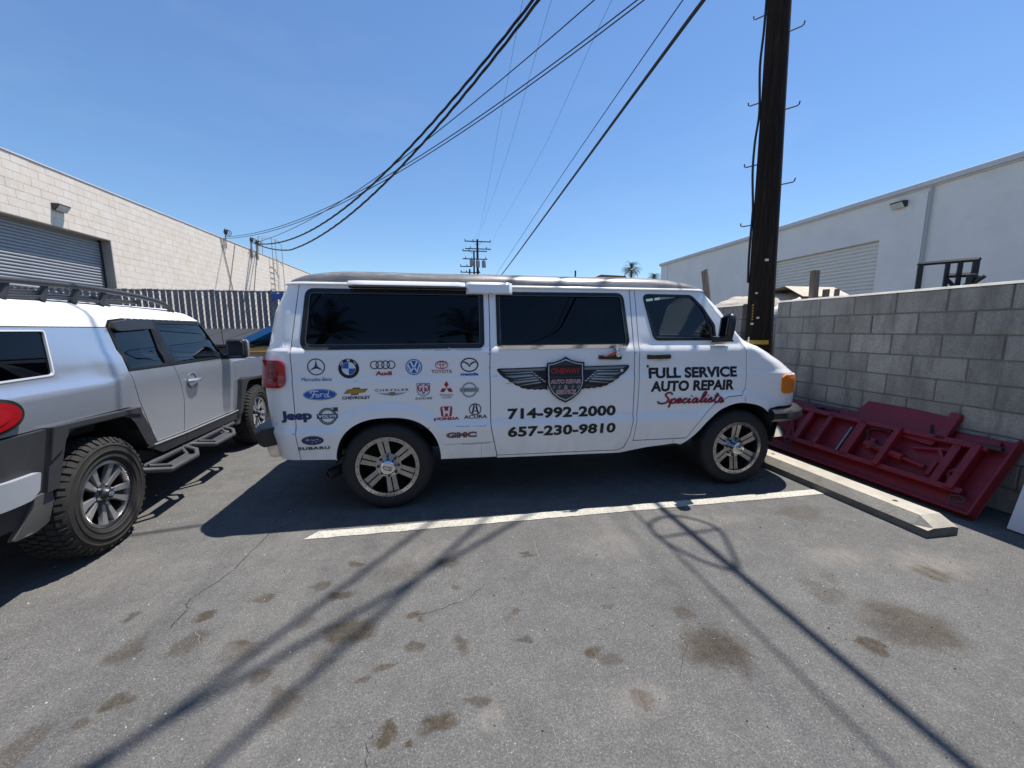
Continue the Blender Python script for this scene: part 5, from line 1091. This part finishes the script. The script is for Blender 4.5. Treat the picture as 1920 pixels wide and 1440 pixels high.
for s_ in (-1, 1): d.stroke([c(s_ * x, y) for x, y in catmull([(1.5, -8), (6, -9), (9.6, -5), (9, 1), (5.5, 3), (4, 0), (6, -2.6)], 5)], 2.4 * k_, RED_); d.stroke([c(s_ * 2.2, -5), c(s_ * 2.6, 1), c(s_ * 1.4, 8)], 1.4 * k_, DRD)
d.poly([c(-2.2, 6), c(2.2, 6), c(0, 10)], RED_); d.text('DODGE', -.205 - 15 * k_, -.205 + 16 * k_, 1.021 - 19.5 * k_, 1.021 - 15.5 * k_, K_, .02, 0, 1.2); d.build(QP)
d, c = logo(-.021, 1.03)       # three diamonds
for a in (90, 210, 330):
    u0 = np.array((math.cos(R(a)), -math.sin(R(a)))); n0 = np.array((-u0[1], u0[0])); d.poly([c(*(u0 * .4 + np.array((0, 1)))), c(*(u0 * 7.4 + n0 * 4.2 + np.array((0, 1)))), c(*(u0 * 14.2 + np.array((0, 1)))), c(*(u0 * 7.4 - n0 * 4.2 + np.array((0, 1))))], RED_)
d.text('MITSUBISHI', -.021 - 12.5 * k_, -.021 + 12.5 * k_, 1.03 - 16 * k_, 1.03 - 12.6 * k_, K_); d.text('MOTORS', -.021 - 9 * k_, -.021 + 9 * k_, 1.03 - 21 * k_, 1.03 - 17.4 * k_, K_); d.build(QP)
d, c = logo(.165, 1.008)       # ring with a name bar
d.ring(c(0, 0), 15.2 * k_, 15.2 * k_, 3.2 * k_, GRY); d.ring(c(0, 0), 14.2 * k_, 14.2 * k_, 1.2 * k_, LGR); d.poly([c(-18.5, -4.2), c(18.5, -4.2), c(18.5, 4.2), c(-18.5, 4.2)], GRY); d.poly([c(-17.5, -3.3), c(17.5, -3.3), c(17.5, 3.3), c(-17.5, 3.3)], LGR)
d.text('NISSAN', .165 - 15.5 * k_, .165 + 15.5 * k_, 1.008 - 2.5 * k_, 1.008 + 2.5 * k_, K_, .02); d.build(QP)
d, c = logo(-1.184, .837); d.text('Jeep', -1.293, -1.063, .782, .876, NAV, .06); d.build(VAN)
d, c = logo(-.948, .824)       # ring with an arrow and name bar
d.ring(c(0, 0), 16.5 * k_, 16.5 * k_, 5 * k_, CRM); d.ring(c(0, 0), 15.4 * k_, 15.4 * k_, 3 * k_, GRY); d.poly([c(8, -16.5), c(19, -17), c(18.6, -7.5), c(16, -10), c(12.6, -8), c(9.6, -11.4), c(12, -14.4)], CRM)
d.poly([c(-19, -4.6), c(18, -4.6), c(18, 4.2), c(-19, 4.2)], NAV); d.text('VOLVO', -.948 - 16.5 * k_, -.948 + 15.5 * k_, .824 - 2.6 * k_, .824 + 3 * k_, W_, .05, 0, 1.15); d.build(QP)
d, c = logo(-.026, .832)       # slab H
d.poly([c(*q) for q in fillet([(-12, -10), (12, -10), (10, 10.5), (-10, 10.5)], 3.5, 4)], RED_)
d.poly([c(*q) for q in ((-7.8, -8.6), (-4.4, -8.6), (-3.2, -1.4), (3.2, -1.4), (4.4, -8.6), (7.8, -8.6), (5.6, 9), (2.8, 9), (2.2, 4.4), (-2.2, 4.4), (-2.8, 9), (-5.6, 9))], W_); d.text('HONDA', -.026 - 24 * k_, -.026 + 25 * k_, .832 - 17.5 * k_, .832 - 11.8 * k_, RED_, .06); d.build(QP)
d, c = logo(.211, .842)        # calliper in a ring
d.ring(c(0, 0), 12.3 * k_, 12 * k_, 1.9 * k_, K_)
for s_ in (-1, 1): d.poly([c(s_ * .9, -10), c(s_ * 3, -10), c(s_ * 7.2, 9), c(s_ * 4, 8), c(s_ * .9, -4)], K_)
d.stroke([c(-4, 3.4), c(4, 3.4)], 1.6 * k_, K_); d.text('ACURA', .211 - 22.5 * k_, .211 + 24 * k_, .842 - 19 * k_, .842 - 11.5 * k_, K_, .02); d.build(QP)
d, c = logo(.093, .630); d.text('GMC', -.033, .222, .606, .656, CRM, .075, 0, 1.05); d.text('GMC', -.029, .218, .610, .652, DRD, .035, 0, 1.08); d.text('GMC', -.026, .215, .6135, .6485, GRY, -.012, 0, 1.1); d.build(QP)
d, c = logo(-1.066, .637)      # oval of stars
d.ell(c(0, 0), 19.5 * k_, 9 * k_, CRM); d.ell(c(0, 0), 18.2 * k_, 7.8 * k_, NAV)
for x0, y0, s_ in ((-9, -1.6, 4.6), (2, -.5, 2.4), (9, -2, 2.4), (13, 1.2, 2.2), (6, 3.6, 2.4), (-1, 4, 2.2)):
    d.poly([c(x0 + s_ * (1.25 if k % 2 == 0 and k % 4 == 0 else 1) * (1 if k % 2 == 0 else .24) * math.cos(k * math.pi / 4), y0 + s_ * (1 if k % 2 == 0 else .24) * math.sin(k * math.pi / 4)) for k in range(8)], LGR)
d.stroke([c(-9, -1.6), c(2, -1.2), c(11, -1.8)], .8 * k_, LGR); d.text('SUBARU', -1.066 - 27 * k_, -1.066 + 28.5 * k_, .637 - 18.5 * k_, .637 - 12.5 * k_, K_, .03, 0, 1.1); d.build(QP)
# scratches and chips along the creases
d = Decal('scratch')
r_ = random.Random(11)
for x0, x1, z in ((-.20, .02, 1.337), (.06, .32, 1.338), (.05, .16, .705), (.19, .30, .703), (.365, .40, 1.118), (.47, .52, 1.055), (.53, .57, 1.058), (-.73, -.70, 1.10), (-1.30, -1.285, .735), (.10, .33, .545)):
    P = [(x0 + (x1 - x0) * i / 8, z + r_.uniform(-.002, .002)) for i in range(9)]; d.stroke(P, [r_.uniform(.0008, .0035) for _ in P], CRM)
for x0, z0 in ((.335, 1.19), (.333, 1.30), (.337, 1.335), (-1.20, .70), (-.17, .705), (1.625, 1.30), (-1.34, .77)): d.ell((x0, z0), .004, .006, CRM, 8)
d.build(VAN)
d = Decal('rocker_seam'); d.stroke([(-.05, .548), (.375, .556)], .0025, GRY); d.stroke([(.26, .42), (.26, .548)], .002, GRY); d.stroke([(2.03, .455), (2.04, .498)], .003, CRM); d.stroke([(2.725, .82), (2.73, .885)], .003, CRM); d.stroke([(3.20, .785), (3.205, .86)], .003, GRY); d.build(VAN)
# ------------------------------------------------------------------ the silver off-roader on the left
m_sil = paint('silver_paint', (.56, .60, .66), .27, .6, .72, .55, (.30, .28, .25)); m_wroof = M('roof_white', (.80, .79, .76), .45, var=.05, bump=.25, bscale=160, bdist=.003)
m_clad = M('cladding_grey', (.036, .038, .042), .55, var=.3, vscale=5, bump=.12, bscale=220); m_clad2 = M('cladding_dusty', (.10, .098, .095), .75, var=.25, vscale=6)
A_ = Vector((-.0759, .9971, 0)).normalized(); N_f = Vector((-A_.y, A_.x, 0))
FPROF = [(.30, .09), (.45, .06), (.58, .045), (.90, .040), (1.10, .036), (1.128, .036), (1.185, .070), (1.25, .078), (1.52, .145), (1.585, .165), (1.63, .195), (1.66, .23), (1.68, .28)]
def ffeat(q, z, ins):
    if 1.10 < z < 1.30 and q > .15:
        k = min(1, (q - .15) / .2); base = .038 + max(0, z - 1.15) * .25; return ins + (base - ins) * k
    return ins
FS = Surf((-2.31, 2.93, 0), A_, N_f, 1.86, FPROF, [(.3, -.80), (.9, -.84), (1.2, -.82), (1.52, -.74), (1.68, -.60)], [(.3, .22), (1.68, .22)],
          [(.3, 3.36), (.9, 3.40), (1.12, 3.34), (1.19, 2.10), (1.24, 2.03), (1.376, 1.955), (1.489, 1.885), (1.586, 1.83), (1.66, 1.70), (1.68, 1.6)], [(.3, .34), (1.12, .34), (1.19, .16), (1.68, .14)], ffeat, .06)
FJ = thing('off_road_car', tuple(FS.world(1.3, .93, 0)), 'silver boxy off-roader with white roof and black rack parked on the left', 'car')
FR = (.58, .9, 1.128, 1.185, 1.585, 1.63, 1.66)
fq_h = fillet([(-.70, 1.497), (-.095, 1.497), (-.165, 1.225), (-.70, 1.215)], [.04, .02, .03, .04])
fquarter = [(-1.02, 1.514), (.412, 1.514), (.416, 1.19), (.474, .951), (.545, .763), (.618, .572), (.56, .572), (.394, .914), (.336, .925), (-.331, .936), (-1.05, .945)]
frdoor = [(.424, 1.186), (.968, 1.182), (1.028, 1.026), (1.062, .867), (1.030, .65), (1.010, .556), (.630, .574), (.554, .763), (.482, .951)]
ffdoor = [(.976, 1.182), (2.045, 1.182), (2.132, 1.048), (2.178, .875), (2.150, .65), (2.130, .548), (1.018, .556), (1.038, .65), (1.070, .867), (1.036, 1.026)]
ffend = [(2.054, 1.128), (2.140, 1.048), (2.186, .875), (2.19, .90), (2.24, .915), (2.90, .885), (3.06, .86), (3.06, .70), (FS.scen(.9), .70), (FS.scen(1.10), 1.118)]
fwin = fillet([(.416, 1.505), (.47, 1.565), (.62, 1.582), (.905, 1.584), (1.765, 1.582), (1.925, 1.371), (2.02, 1.19), (.977, 1.188), (.424, 1.190)], [.05, .05, .1, 0, .04, .05, .02, 0, .01])
rpane = fillet([(.458, 1.500), (.895, 1.510), (.872, 1.206), (.450, 1.212)], .015); fpane = fillet([(.99, 1.552), (1.72, 1.548), (1.87, 1.331), (1.92, 1.206), (1.02, 1.206)], .02)
froof = [(-.95, 1.520), (.400, 1.520), (.455, 1.572), (.61, 1.590), (1.775, 1.588), (1.90, 1.588), (1.84, 1.635), (1.70, 1.674), (-.85, 1.674)]
rflare_o = [(-.425, .575), (-.385, .75), (-.340, .938), (.394, .914), (.560, .590)]; rflare_i = [(.455, .590), (.430, .62), (.335, .802), (.29, .852), (.225, .878), (-.19, .892), (-.235, .875), (-.262, .84), (-.335, .62), (-.345, .575)]
fo = 2.64
fflare_o = [(2.075, .50), (2.14, .70), (2.195, .905), (2.90, .886), (3.08, .84), (3.12, .62)]; fflare_i = [(3.02, .62), (2.96, .78), (2.86, .85), (2.42, .87), (2.36, .85), (2.31, .80), (2.20, .62), (2.17, .50)]
for side in (0, 1):
    panel('quarter_panel', FS, fquarter, [fq_h], m_sil, FJ, side, 0, .05, FR)
    panel('quarter_window', FS, offset_poly(fq_h, .004), [], m_tint, FJ, side, .008, .08, (), 0); panel('window_trim', FS, offset_poly(fq_h, -.002), [offset_poly(fq_h, .007)], M('trim_pale', (.62, .64, .66), .3), FJ, side, -.004, .06, (), .014)
    R1 = panel('rear_door', FS, frdoor, [], m_sil, FJ, side, 0, .05, FR); R2 = panel('front_door', FS, ffdoor, [], m_sil, FJ, side, 0, .05, FR)
    panel('front_fender', FS, ffend, [], m_sil, FJ, side, 0, .05, FR)
    panel('window_surround', FS, fwin, [rpane, fpane], m_seal, FJ, side, -.004, .06, FR, .03)
    panel('rear_door_window', FS, offset_poly(rpane, -.003), [], glass('suv_glass', (.05, .055, .06)), R1, side, .006, .08, (), 0)
    panel('front_door_window', FS, offset_poly(fpane, -.003), [], glass('suv_glass', (.05, .055, .06)), R2, side, .006, .08, (), 0)
    panel('window_visor', FS, fillet([(.43, 1.498), (.475, 1.560), (.62, 1.577), (.90, 1.579), (.895, 1.512), (.50, 1.490)], [.03, .05, .08, .01, .01, .03]), [], m_trim, R1, side, -.035, .05, (), .035)
    panel('split_seam', FS, [(.902, 1.583), (.912, 1.583), (.952, 1.19), (.940, 1.19)], [], m_gap, FJ, side, -.0055, .06, (), 0)
    panel('roof_side', FS, froof, [], m_wroof, FJ, side, -.002, .05, FR)
    panel('a_pillar', FS, [(1.785, 1.586), (1.84, 1.586), (2.04, 1.30), (2.10, 1.19), (2.03, 1.19), (1.935, 1.371)], [], m_sil, FJ, side, 0, .05, FR)
    wz = [1.20, 1.3, 1.4, 1.5, 1.58]; panel('windscreen', FS, [(interp(FS.xf, z) + .03, z) for z in wz] + [(FS.scen(z), z) for z in wz[::-1]], [], m_wsg, FJ, side, .006, .07, (), 0)
    panel('rear_flare', FS, rflare_o + rflare_i, [], m_clad, FJ, side, -.045, .04, (), .06, 30); panel('flare_lip', FS, [(a, b) for a, b in offset_poly(rflare_o[1:4] + [(.40, .86), (.28, .885), (-.24, .905), (-.30, .80)], .0)], [], m_clad, FJ, side, -.055, .04, (), .02, 30)
    panel('front_flare', FS, fflare_o + fflare_i, [], m_clad, FJ, side, -.045, .04, (), .06, 30)
    panel('door_cladding', FS, [(.50, .568), (.634, .566), (1.012, .548), (2.13, .540), (2.20, .535), (2.06, .445), (.675, .475)], [], m_clad, FJ, side, -.022, .05, (), .03, 30)
    panel('cladding_edge', FS, [(.48, .580), (1.014, .560), (2.21, .548), (2.21, .538), (1.014, .550), (.48, .570)], [], M('edge_pale', (.42, .43, .44), .4), FJ, side, -.026, .05, (), .01)
    panel('cladding_split', FS, [(1.012, .56), (1.022, .56), (1.022, .455), (1.012, .455)], [], m_gap, FJ, side, -.0235, .05, (), 0)
    panel('rocker', FS, [(.42, .57), (.66, .48), (2.08, .445), (2.16, .50), (2.16, .36), (.42, .38)], [], m_dark, FJ, side, .01, .06, (), .05)
    bz = [.44, .6, .75, .935]
    panel('rear_bumper', FS, [(-.40, .60), (-.375, .75), (-.345, .930)] + [(FS.srear(z), z) for z in bz[::-1]] + [(-.48, .44)], [], m_clad, FJ, side, -.02, .05, (), .03)
    panel('bumper_cap', FS, fillet([(FS.srear(.65), .735), (-.455, .712), (-.478, .612), (-.53, .575), (FS.srear(.6), .555)], [0, .01, .02, .03, 0]), [], M('cap_silver', (.46, .49, .53), .38, metal=.3, var=.08), FJ, side, -.055, .05, (), .05, 25)
    panel('mud_flap', FS, fillet([(-.375, .578), (-.36, .50), (-.385, .39), (-.47, .365), (-.60, .375), (-.475, .575)], [.01, .01, .04, .05, .01, .01]), [], m_clad2, FJ, side, -.03, .04, (), .03)
    panel('front_mud_flap', FS, [(2.08, .50), (2.18, .50), (2.15, .37), (2.05, .38)], [], m_clad2, FJ, side, -.03, .04, (), .03)
    tlp = [(-.705 + .225 * math.copysign(abs(math.cos(a)) ** .75, math.cos(a)), 1.055 + .082 * math.sin(a)) for a in [2 * math.pi * k / 36 for k in range(36)]]
    tlo = panel('tail_light', FS, tlp, [], m_redl, FJ, side, -.03, .03, (), .04, 30); panel('light_bezel', FS, offset_poly(tlp, -.020), [offset_poly(tlp, .004)], m_gap, tlo, side, -.026, .04, (), .03); panel('inner_lens', FS, [(-.70 + (a + .705) * .7, 1.055 + (b - 1.055) * .62) for a, b in tlp], [], M('lens_red_bright', (.42, .006, .010), .15, coat=.6), tlo, side, -.034, .03, (), .006, 30)
    panel('liner', FS, [(-.85, 1.50), (-.85, .95), (-.33, .95), (.38, .94), (.55, .60), (2.05, .60), (2.2, .92), (2.2, 1.10), (2.0, 1.19), (1.75, 1.57), (.45, 1.57), (.4, 1.50)], [fq_h, offset_poly(rpane, -.01), offset_poly(fpane, -.01)], m_dark, FJ, side, .035, .1, (), 0)
    # door handle, mirror
    hc = FS.pt(1.222, 1.018, -.002, side); hn = -N_f if not side else N_f
    ho = MB().lathe([(0, -.012), (.055, -.010), (.075, .001), (.078, .004), (.070, .005)], hc, hn, 28).obj('handle_cup', M('cup_silver', (.40, .42, .45), .35, metal=.5), R2, 40)
    MB().tube([hc + hn * .012 - A_ * .10, hc + hn * .03 - A_ * .06, hc + hn * .034, hc + hn * .03 + A_ * .07, hc + hn * .010 + A_ * .10], [.016, .02, .021, .018, .012], 10).obj('door_handle', m_sil, ho, 60)
    mc = FS.world(1.985, -.085, 1.285, side); frm = Matrix((A_, N_f, Vector((0, 0, 1)))).transposed().to_3x3()
    mo = MB().box(mc, (.13, .20, .215), .045, frm, 0, 4).obj('mirror', m_sil, FJ, 40); MB().box(mc - A_ * .05, (.09, .206, .222), .04, frm, 0, 4).obj('mirror_housing', m_trim, mo, 40)
    MB().box(mc - A_ * .097, (.006, .165, .175), .02, frm).obj('mirror_glass', M('mirror_dark', (.05, .055, .06), .05, metal=.0, coat=1), mo); MB().box(FS.world(1.985, .03, 1.195, side), (.10, .14, .05), .015, frm).obj('mirror_arm', m_trim, mo, 40)
    # step bar
    def T_(s_, d_, z_): return FS.world(s_, d_, z_, side)
    sb = MB(); sb.tube([T_(.33, .07, .43), T_(.55, .05, .425), T_(1.1, .05, .42), T_(1.98, .05, .415)], .023, 10)
    for s0, s1 in ((.36, .98), (1.08, 1.72)):
        sb.tube([T_(s0, .05, .425), T_(s0 + .14, -.10, .372), T_(s1 - .10, -.10, .372), T_(s1 - .02, -.06, .40), T_(s1, .05, .43)], .021, 10); sb.tube([T_(s0 + .10, .03, .425), T_(s0 + .22, -.035, .385), T_(s1 - .12, -.035, .39), T_(s1 - .04, .04, .425)], .016, 8)
        sb.add([T_(s0 + .18, -.095, .39), T_(s1 - .12, -.095, .39), T_(s1 - .14, -.03, .393), T_(s0 + .24, -.03, .393)], [(0, 1, 2, 3)])
    for s0 in (.6, 1.3, 1.8): sb.tube([T_(s0, .05, .42), T_(s0, .25, .47)], .02, 8)
    sb.obj('step_bar', M('step_black', (.06, .062, .066), .5, var=.3, vscale=8), FJ, 50)
    # roof rack rail
    rk = MB(); rk.tube(catmull([tuple(T_(*q)) for q in ((-.75, .29, 1.74), (-.55, .27, 1.775), (-.16, .26, 1.79), (.3, .26, 1.803), (.64, .26, 1.80), (1.0, .26, 1.785), (1.28, .26, 1.755), (1.38, .26, 1.725), (1.47, .26, 1.675))], 5), .020, 10)
    rk.tube(catmull([tuple(T_(*q)) for q in ((-.75, .30, 1.685), (-.18, .28, 1.695), (.12, .28, 1.712), (.45, .28, 1.718), (.60, .28, 1.708), (.68, .28, 1.685))], 5), .016, 10)
    for s0 in (-.5, -.12, .13, .37, .62): rk.tube([T_(s0 - .02, .28, 1.69), T_(s0 + .01, .265, 1.80)], [.026, .017], 8)
    rk.obj('roof_rack', M('rack_black', (.045, .048, .052), .5, var=.2, vscale=6), FJ, 50)
    for ar in (rflare_i, fflare_i):
        mb = MB()
        n_ = len(ar); vs = [FS.world(a, .0, b, side) for a, b in ar] + [FS.world(a, .45, b, side) for a, b in ar]; mb.add(vs, [(i, i + 1, n_ + i + 1, n_ + i) for i in range(n_ - 1)]); mb.add([FS.world(a, .45, b, side) for a, b in ar], [tuple(range(n_))])
        mb.obj('wheel_well', m_dark, FJ)
cr = MB()
for s0 in (-.4, .1, .55, 1.0): cr.tube([FS.world(s0, .27, 1.735), FS.world(s0, .93, 1.76), FS.world(s0, 1.59, 1.735)], .016, 8)
cr.obj('rack_crossbar', MATS['rack_black'], FJ)
# roof top, hood, tail
def capmesh(name, z0, s0, s1, prof, mat, xm, par, off=.0):
    ct = []
    for q in np.linspace(s0, s1, 60): x, d_ = FS.xd(q, z0, off); ct.append((x, d_))
    full = ct + [(x, 1.86 - d_) for x, d_ in ct[::-1]]; vs = []; n = len(full)
    for k, kx0, z in prof:
        for x, d_ in full: vs.append(FS.world(xm + (x - xm) * kx0, .93 + (d_ - .93) * k, z))
    fs = [(i * n + j, i * n + (j + 1) % n, (i + 1) * n + (j + 1) % n, (i + 1) * n + j) for i in range(len(prof) - 1) for j in range(n)] + [tuple((len(prof) - 1) * n + j for j in range(n))]
    return MB().add(vs, fs).obj(name, mat, par, 50)
capmesh('roof', 1.672, FS.srear(1.67), FS.scen(1.67), [(1, 1, 1.672), (.97, .985, 1.688), (.9, .96, 1.702), (.6, .8, 1.72), (.05, .3, 1.728)], m_wroof, .5, FJ)
hd = MB(); sx_ = np.linspace(1.98, 3.30, 22); dd = np.linspace(.0, 1.0, 25); vs = []
for s_ in sx_:
    for k in dd:
        e = .05 + (.30 * max(0, (s_ - 2.95) / .35) ** 2); d0 = e + (1.86 - 2 * e) * k; u_ = abs(2 * k - 1)
        z = 1.172 - .045 * (s_ - 2.0) - .05 * max(0, (s_ - 2.9) / .4) ** 2 - .085 * u_ ** 6 - (.02 if .3 < u_ < .62 else 0) * 0; vs.append(FS.world(float(s_), float(d0), float(z)))
hd.add(vs, [(i * 25 + j, i * 25 + j + 1, (i + 1) * 25 + j + 1, (i + 1) * 25 + j) for i in range(21) for j in range(24)]); hd.obj('hood', m_sil, FJ, 60)
for s0 in range(5): MB().box(FS.world(2.72 + s0 * .055, .13, 1.130 - s0 * .003), (.03, .05, .006), .002, Matrix((A_, N_f, Vector((0, 0, 1)))).transposed().to_3x3()).obj('hood_vent', M('vent_blue', (.25, .42, .60), .4), FJ)
MB().box(FS.world(1.3, .93, .52), (1.5, 3.7, .14)).obj('floor_pan', m_dark, FJ)
MB().box(FS.world(-.80, .93, 1.20), (1.45, .05, .62), .03, None).obj('tailgate', m_sil, FJ); MB().lathe([(0, -.1), (.36, -.1), (.38, -.05), (.38, .1), (.3, .13), (0, .13)], FS.world(-.93, .85, 1.05), -A_, 32).obj('spare_wheel', m_tyre, FJ, 40)
for side in (0, 1):
    for x in (1.15, .35): 
        sb = MB(); sb.box(FS.world(x, .5, .85, side), (.5, .5, .2), .05, None, 0, 2); sb.box(FS.world(x - .22, .5, 1.12, side), (.48, .14, .62), .05, None, 0, 2); sb.box(FS.world(x - .25, .5, 1.48, side), (.25, .1, .16), .04, None, 0, 2); sb.obj('seat', m_int, FJ, 40)
MB().tube([FS.world(2.18, .14, 1.16), FS.world(2.13, .14, 1.62)], .004, 6).lathe([(0, .03), (.014, .02), (.022, 0)], FS.world(2.18, .14, 1.155), (0, 0, 1), 10).obj('antenna', m_trim, FJ)
def suv_wheel(s0, side, rot):
    ax = (-N_f if not side else N_f).normalized(); c = FS.world(s0, .0, .39, side)
    wo = MB().lathe([(.222, -.02), (.226, -.004), (.218, .0), (.205, -.006), (.198, -.03), (.192, -.10), (.19, -.2), (.222, -.21)], c, ax, 48).obj('wheel', m_alu, FJ, 35)
    T_ = MB(); T_.lathe([(.21, -.24), (.28, -.262), (.345, -.25), (.374, -.23), (.380, -.20), (.380, -.05), (.374, -.02), (.352, .002), (.338, .008), (.334, .012), (.328, .012), (.324, .009), (.30, .013), (.296, .017), (.290, .017), (.286, .012), (.262, .009), (.258, .012), (.250, .012), (.246, .005), (.235, .002), (.218, -.02)], c, ax, 72)
    u = ax.cross(Vector((0, 0, 1))); w = u.cross(ax)
    NB = 52
    for k in range(NB):
        for row, (h0, h1, ph) in enumerate(((-.030, -.075, 0), (-.085, -.125, .5), (-.130, -.168, 0), (-.178, -.225, .5))):
            a0 = 2 * math.pi * (k + ph) / NB; a1 = a0 + 2 * math.pi / NB * .66; q = []
            for rr in (.376, .392):
                for a, h in ((a0, h0), (a1, h0), (a1, h1), (a0, h1)): q.append(c + (u * math.cos(a) + w * math.sin(a)) * (rr - (.005 if rr > .38 and row in (0, 3) else 0)) + ax * h)
            T_.hexa(q)
        if True:      # shoulder lugs stepping down the sidewall
            a0 = 2 * math.pi * k / NB; a1 = a0 + 2 * math.pi / NB * (.62 if k % 2 else .45); q = []
            for ex in (0, .007):
                for a, rr, h in ((a0, .383, -.028), (a1, .383, -.028), (a1, .345 if k % 2 else .356, .001), (a0, .345 if k % 2 else .356, .001)): q.append(c + (u * math.cos(a) + w * math.sin(a)) * (rr + ex * .5) + ax * (h + ex))
            T_.hexa(q)
    T_.obj('tyre', M('suv_tyre', (.026, .024, .022), .85, var=.5, vscale=10), wo, 30)
    MB().lathe([(0, -.13), (.19, -.13), (.195, -.05)], c, ax, 32).obj('brake_disc', M('brake_dark', (.012, .011, .011), .8), wo)
    for k in range(5):
        a = rot + k * 2 * math.pi / 5; d = u * math.cos(a) + w * math.sin(a); td = u * -math.sin(a) + w * math.cos(a)
        for sg in (-1, 1):
            q = []
            for dh in (-.028, 0):
                for r0, o0, hw, h0 in ((.062, .016, .011, -.03), (.205, .050, .023, -.010)): q += [c + d * r0 + td * (sg * o0 - hw) + ax * (h0 + dh), c + d * r0 + td * (sg * o0 + hw) + ax * (h0 + dh)]
            MB().hexa([q[0], q[1], q[3], q[2], q[4], q[5], q[7], q[6]]).obj('spoke', M('suv_alloy', (.62, .62, .63), .38, metal=.8, var=.1), wo)
        q = []
        for dh in (-.034, -.008):
            for r0, hw, h0 in ((.07, .014, -.036), (.20, .03, -.03)): q += [c + d * r0 - td * hw + ax * (h0 + dh), c + d * r0 + td * hw + ax * (h0 + dh)]
        MB().hexa([q[0], q[1], q[3], q[2], q[4], q[5], q[7], q[6]]).obj('spoke_pocket', m_trim, wo)
    hb_ = MB().lathe([(0, .012), (.03, .010), (.036, 0), (.05, -.02), (.075, -.03), (.08, -.06)], c, ax, 24).obj('hub_cap', m_trim, wo, 35)
    em = MB(); 
    for rx, ry, oy in ((.021, .014, 0), (.006, .013, 0), (.014, .006, .004)): em.tube([c + ax * .013 + u * rx * math.cos(a) + w * (ry * math.sin(a) + oy) for a in [2 * math.pi * j / 18 for j in range(18)]], .0022, 4, closed=True)
    em.obj('cap_emblem', m_chrome, hb_)
    for k in range(6):
        a = rot + (k + .3) * math.pi / 3; d = u * math.cos(a) + w * math.sin(a); MB().lathe([(0, -.008), (.009, -.010), (.011, -.035)], c + d * .058, ax, 8).obj('lug_nut', m_chrome, wo)
for s0 in (0.0, 2.64):
    for side in (0, 1): suv_wheel(s0, side, R(-90))
# ------------------------------------------------------------------ repeats share a group
GRP = {'block_wall': 'stretches of the grey block wall', 'wall_light': 'floodlights on the building walls', 'service_cable': 'cables running from the pole to the cream building', 'phone_cable': 'cables running from the pole to the cream building', 'service_wire': 'wires fanning out overhead from the pole', 'line_wire': 'faint wires reaching the distant pole', 'service_mast': 'service masts on the cream building', 'wall_cable': 'cables hanging down the cream wall', 'board': 'boards standing behind the block wall', 'tarp': 'tarpaulins behind the block wall', 'palm_tree': 'palms around the yard'}
for o in list(COL.objects):
    if o.parent is None:
        b_ = o.name.split('.')[0]
        if b_ in GRP and 'group' not in o: o['group'] = GRP[b_]
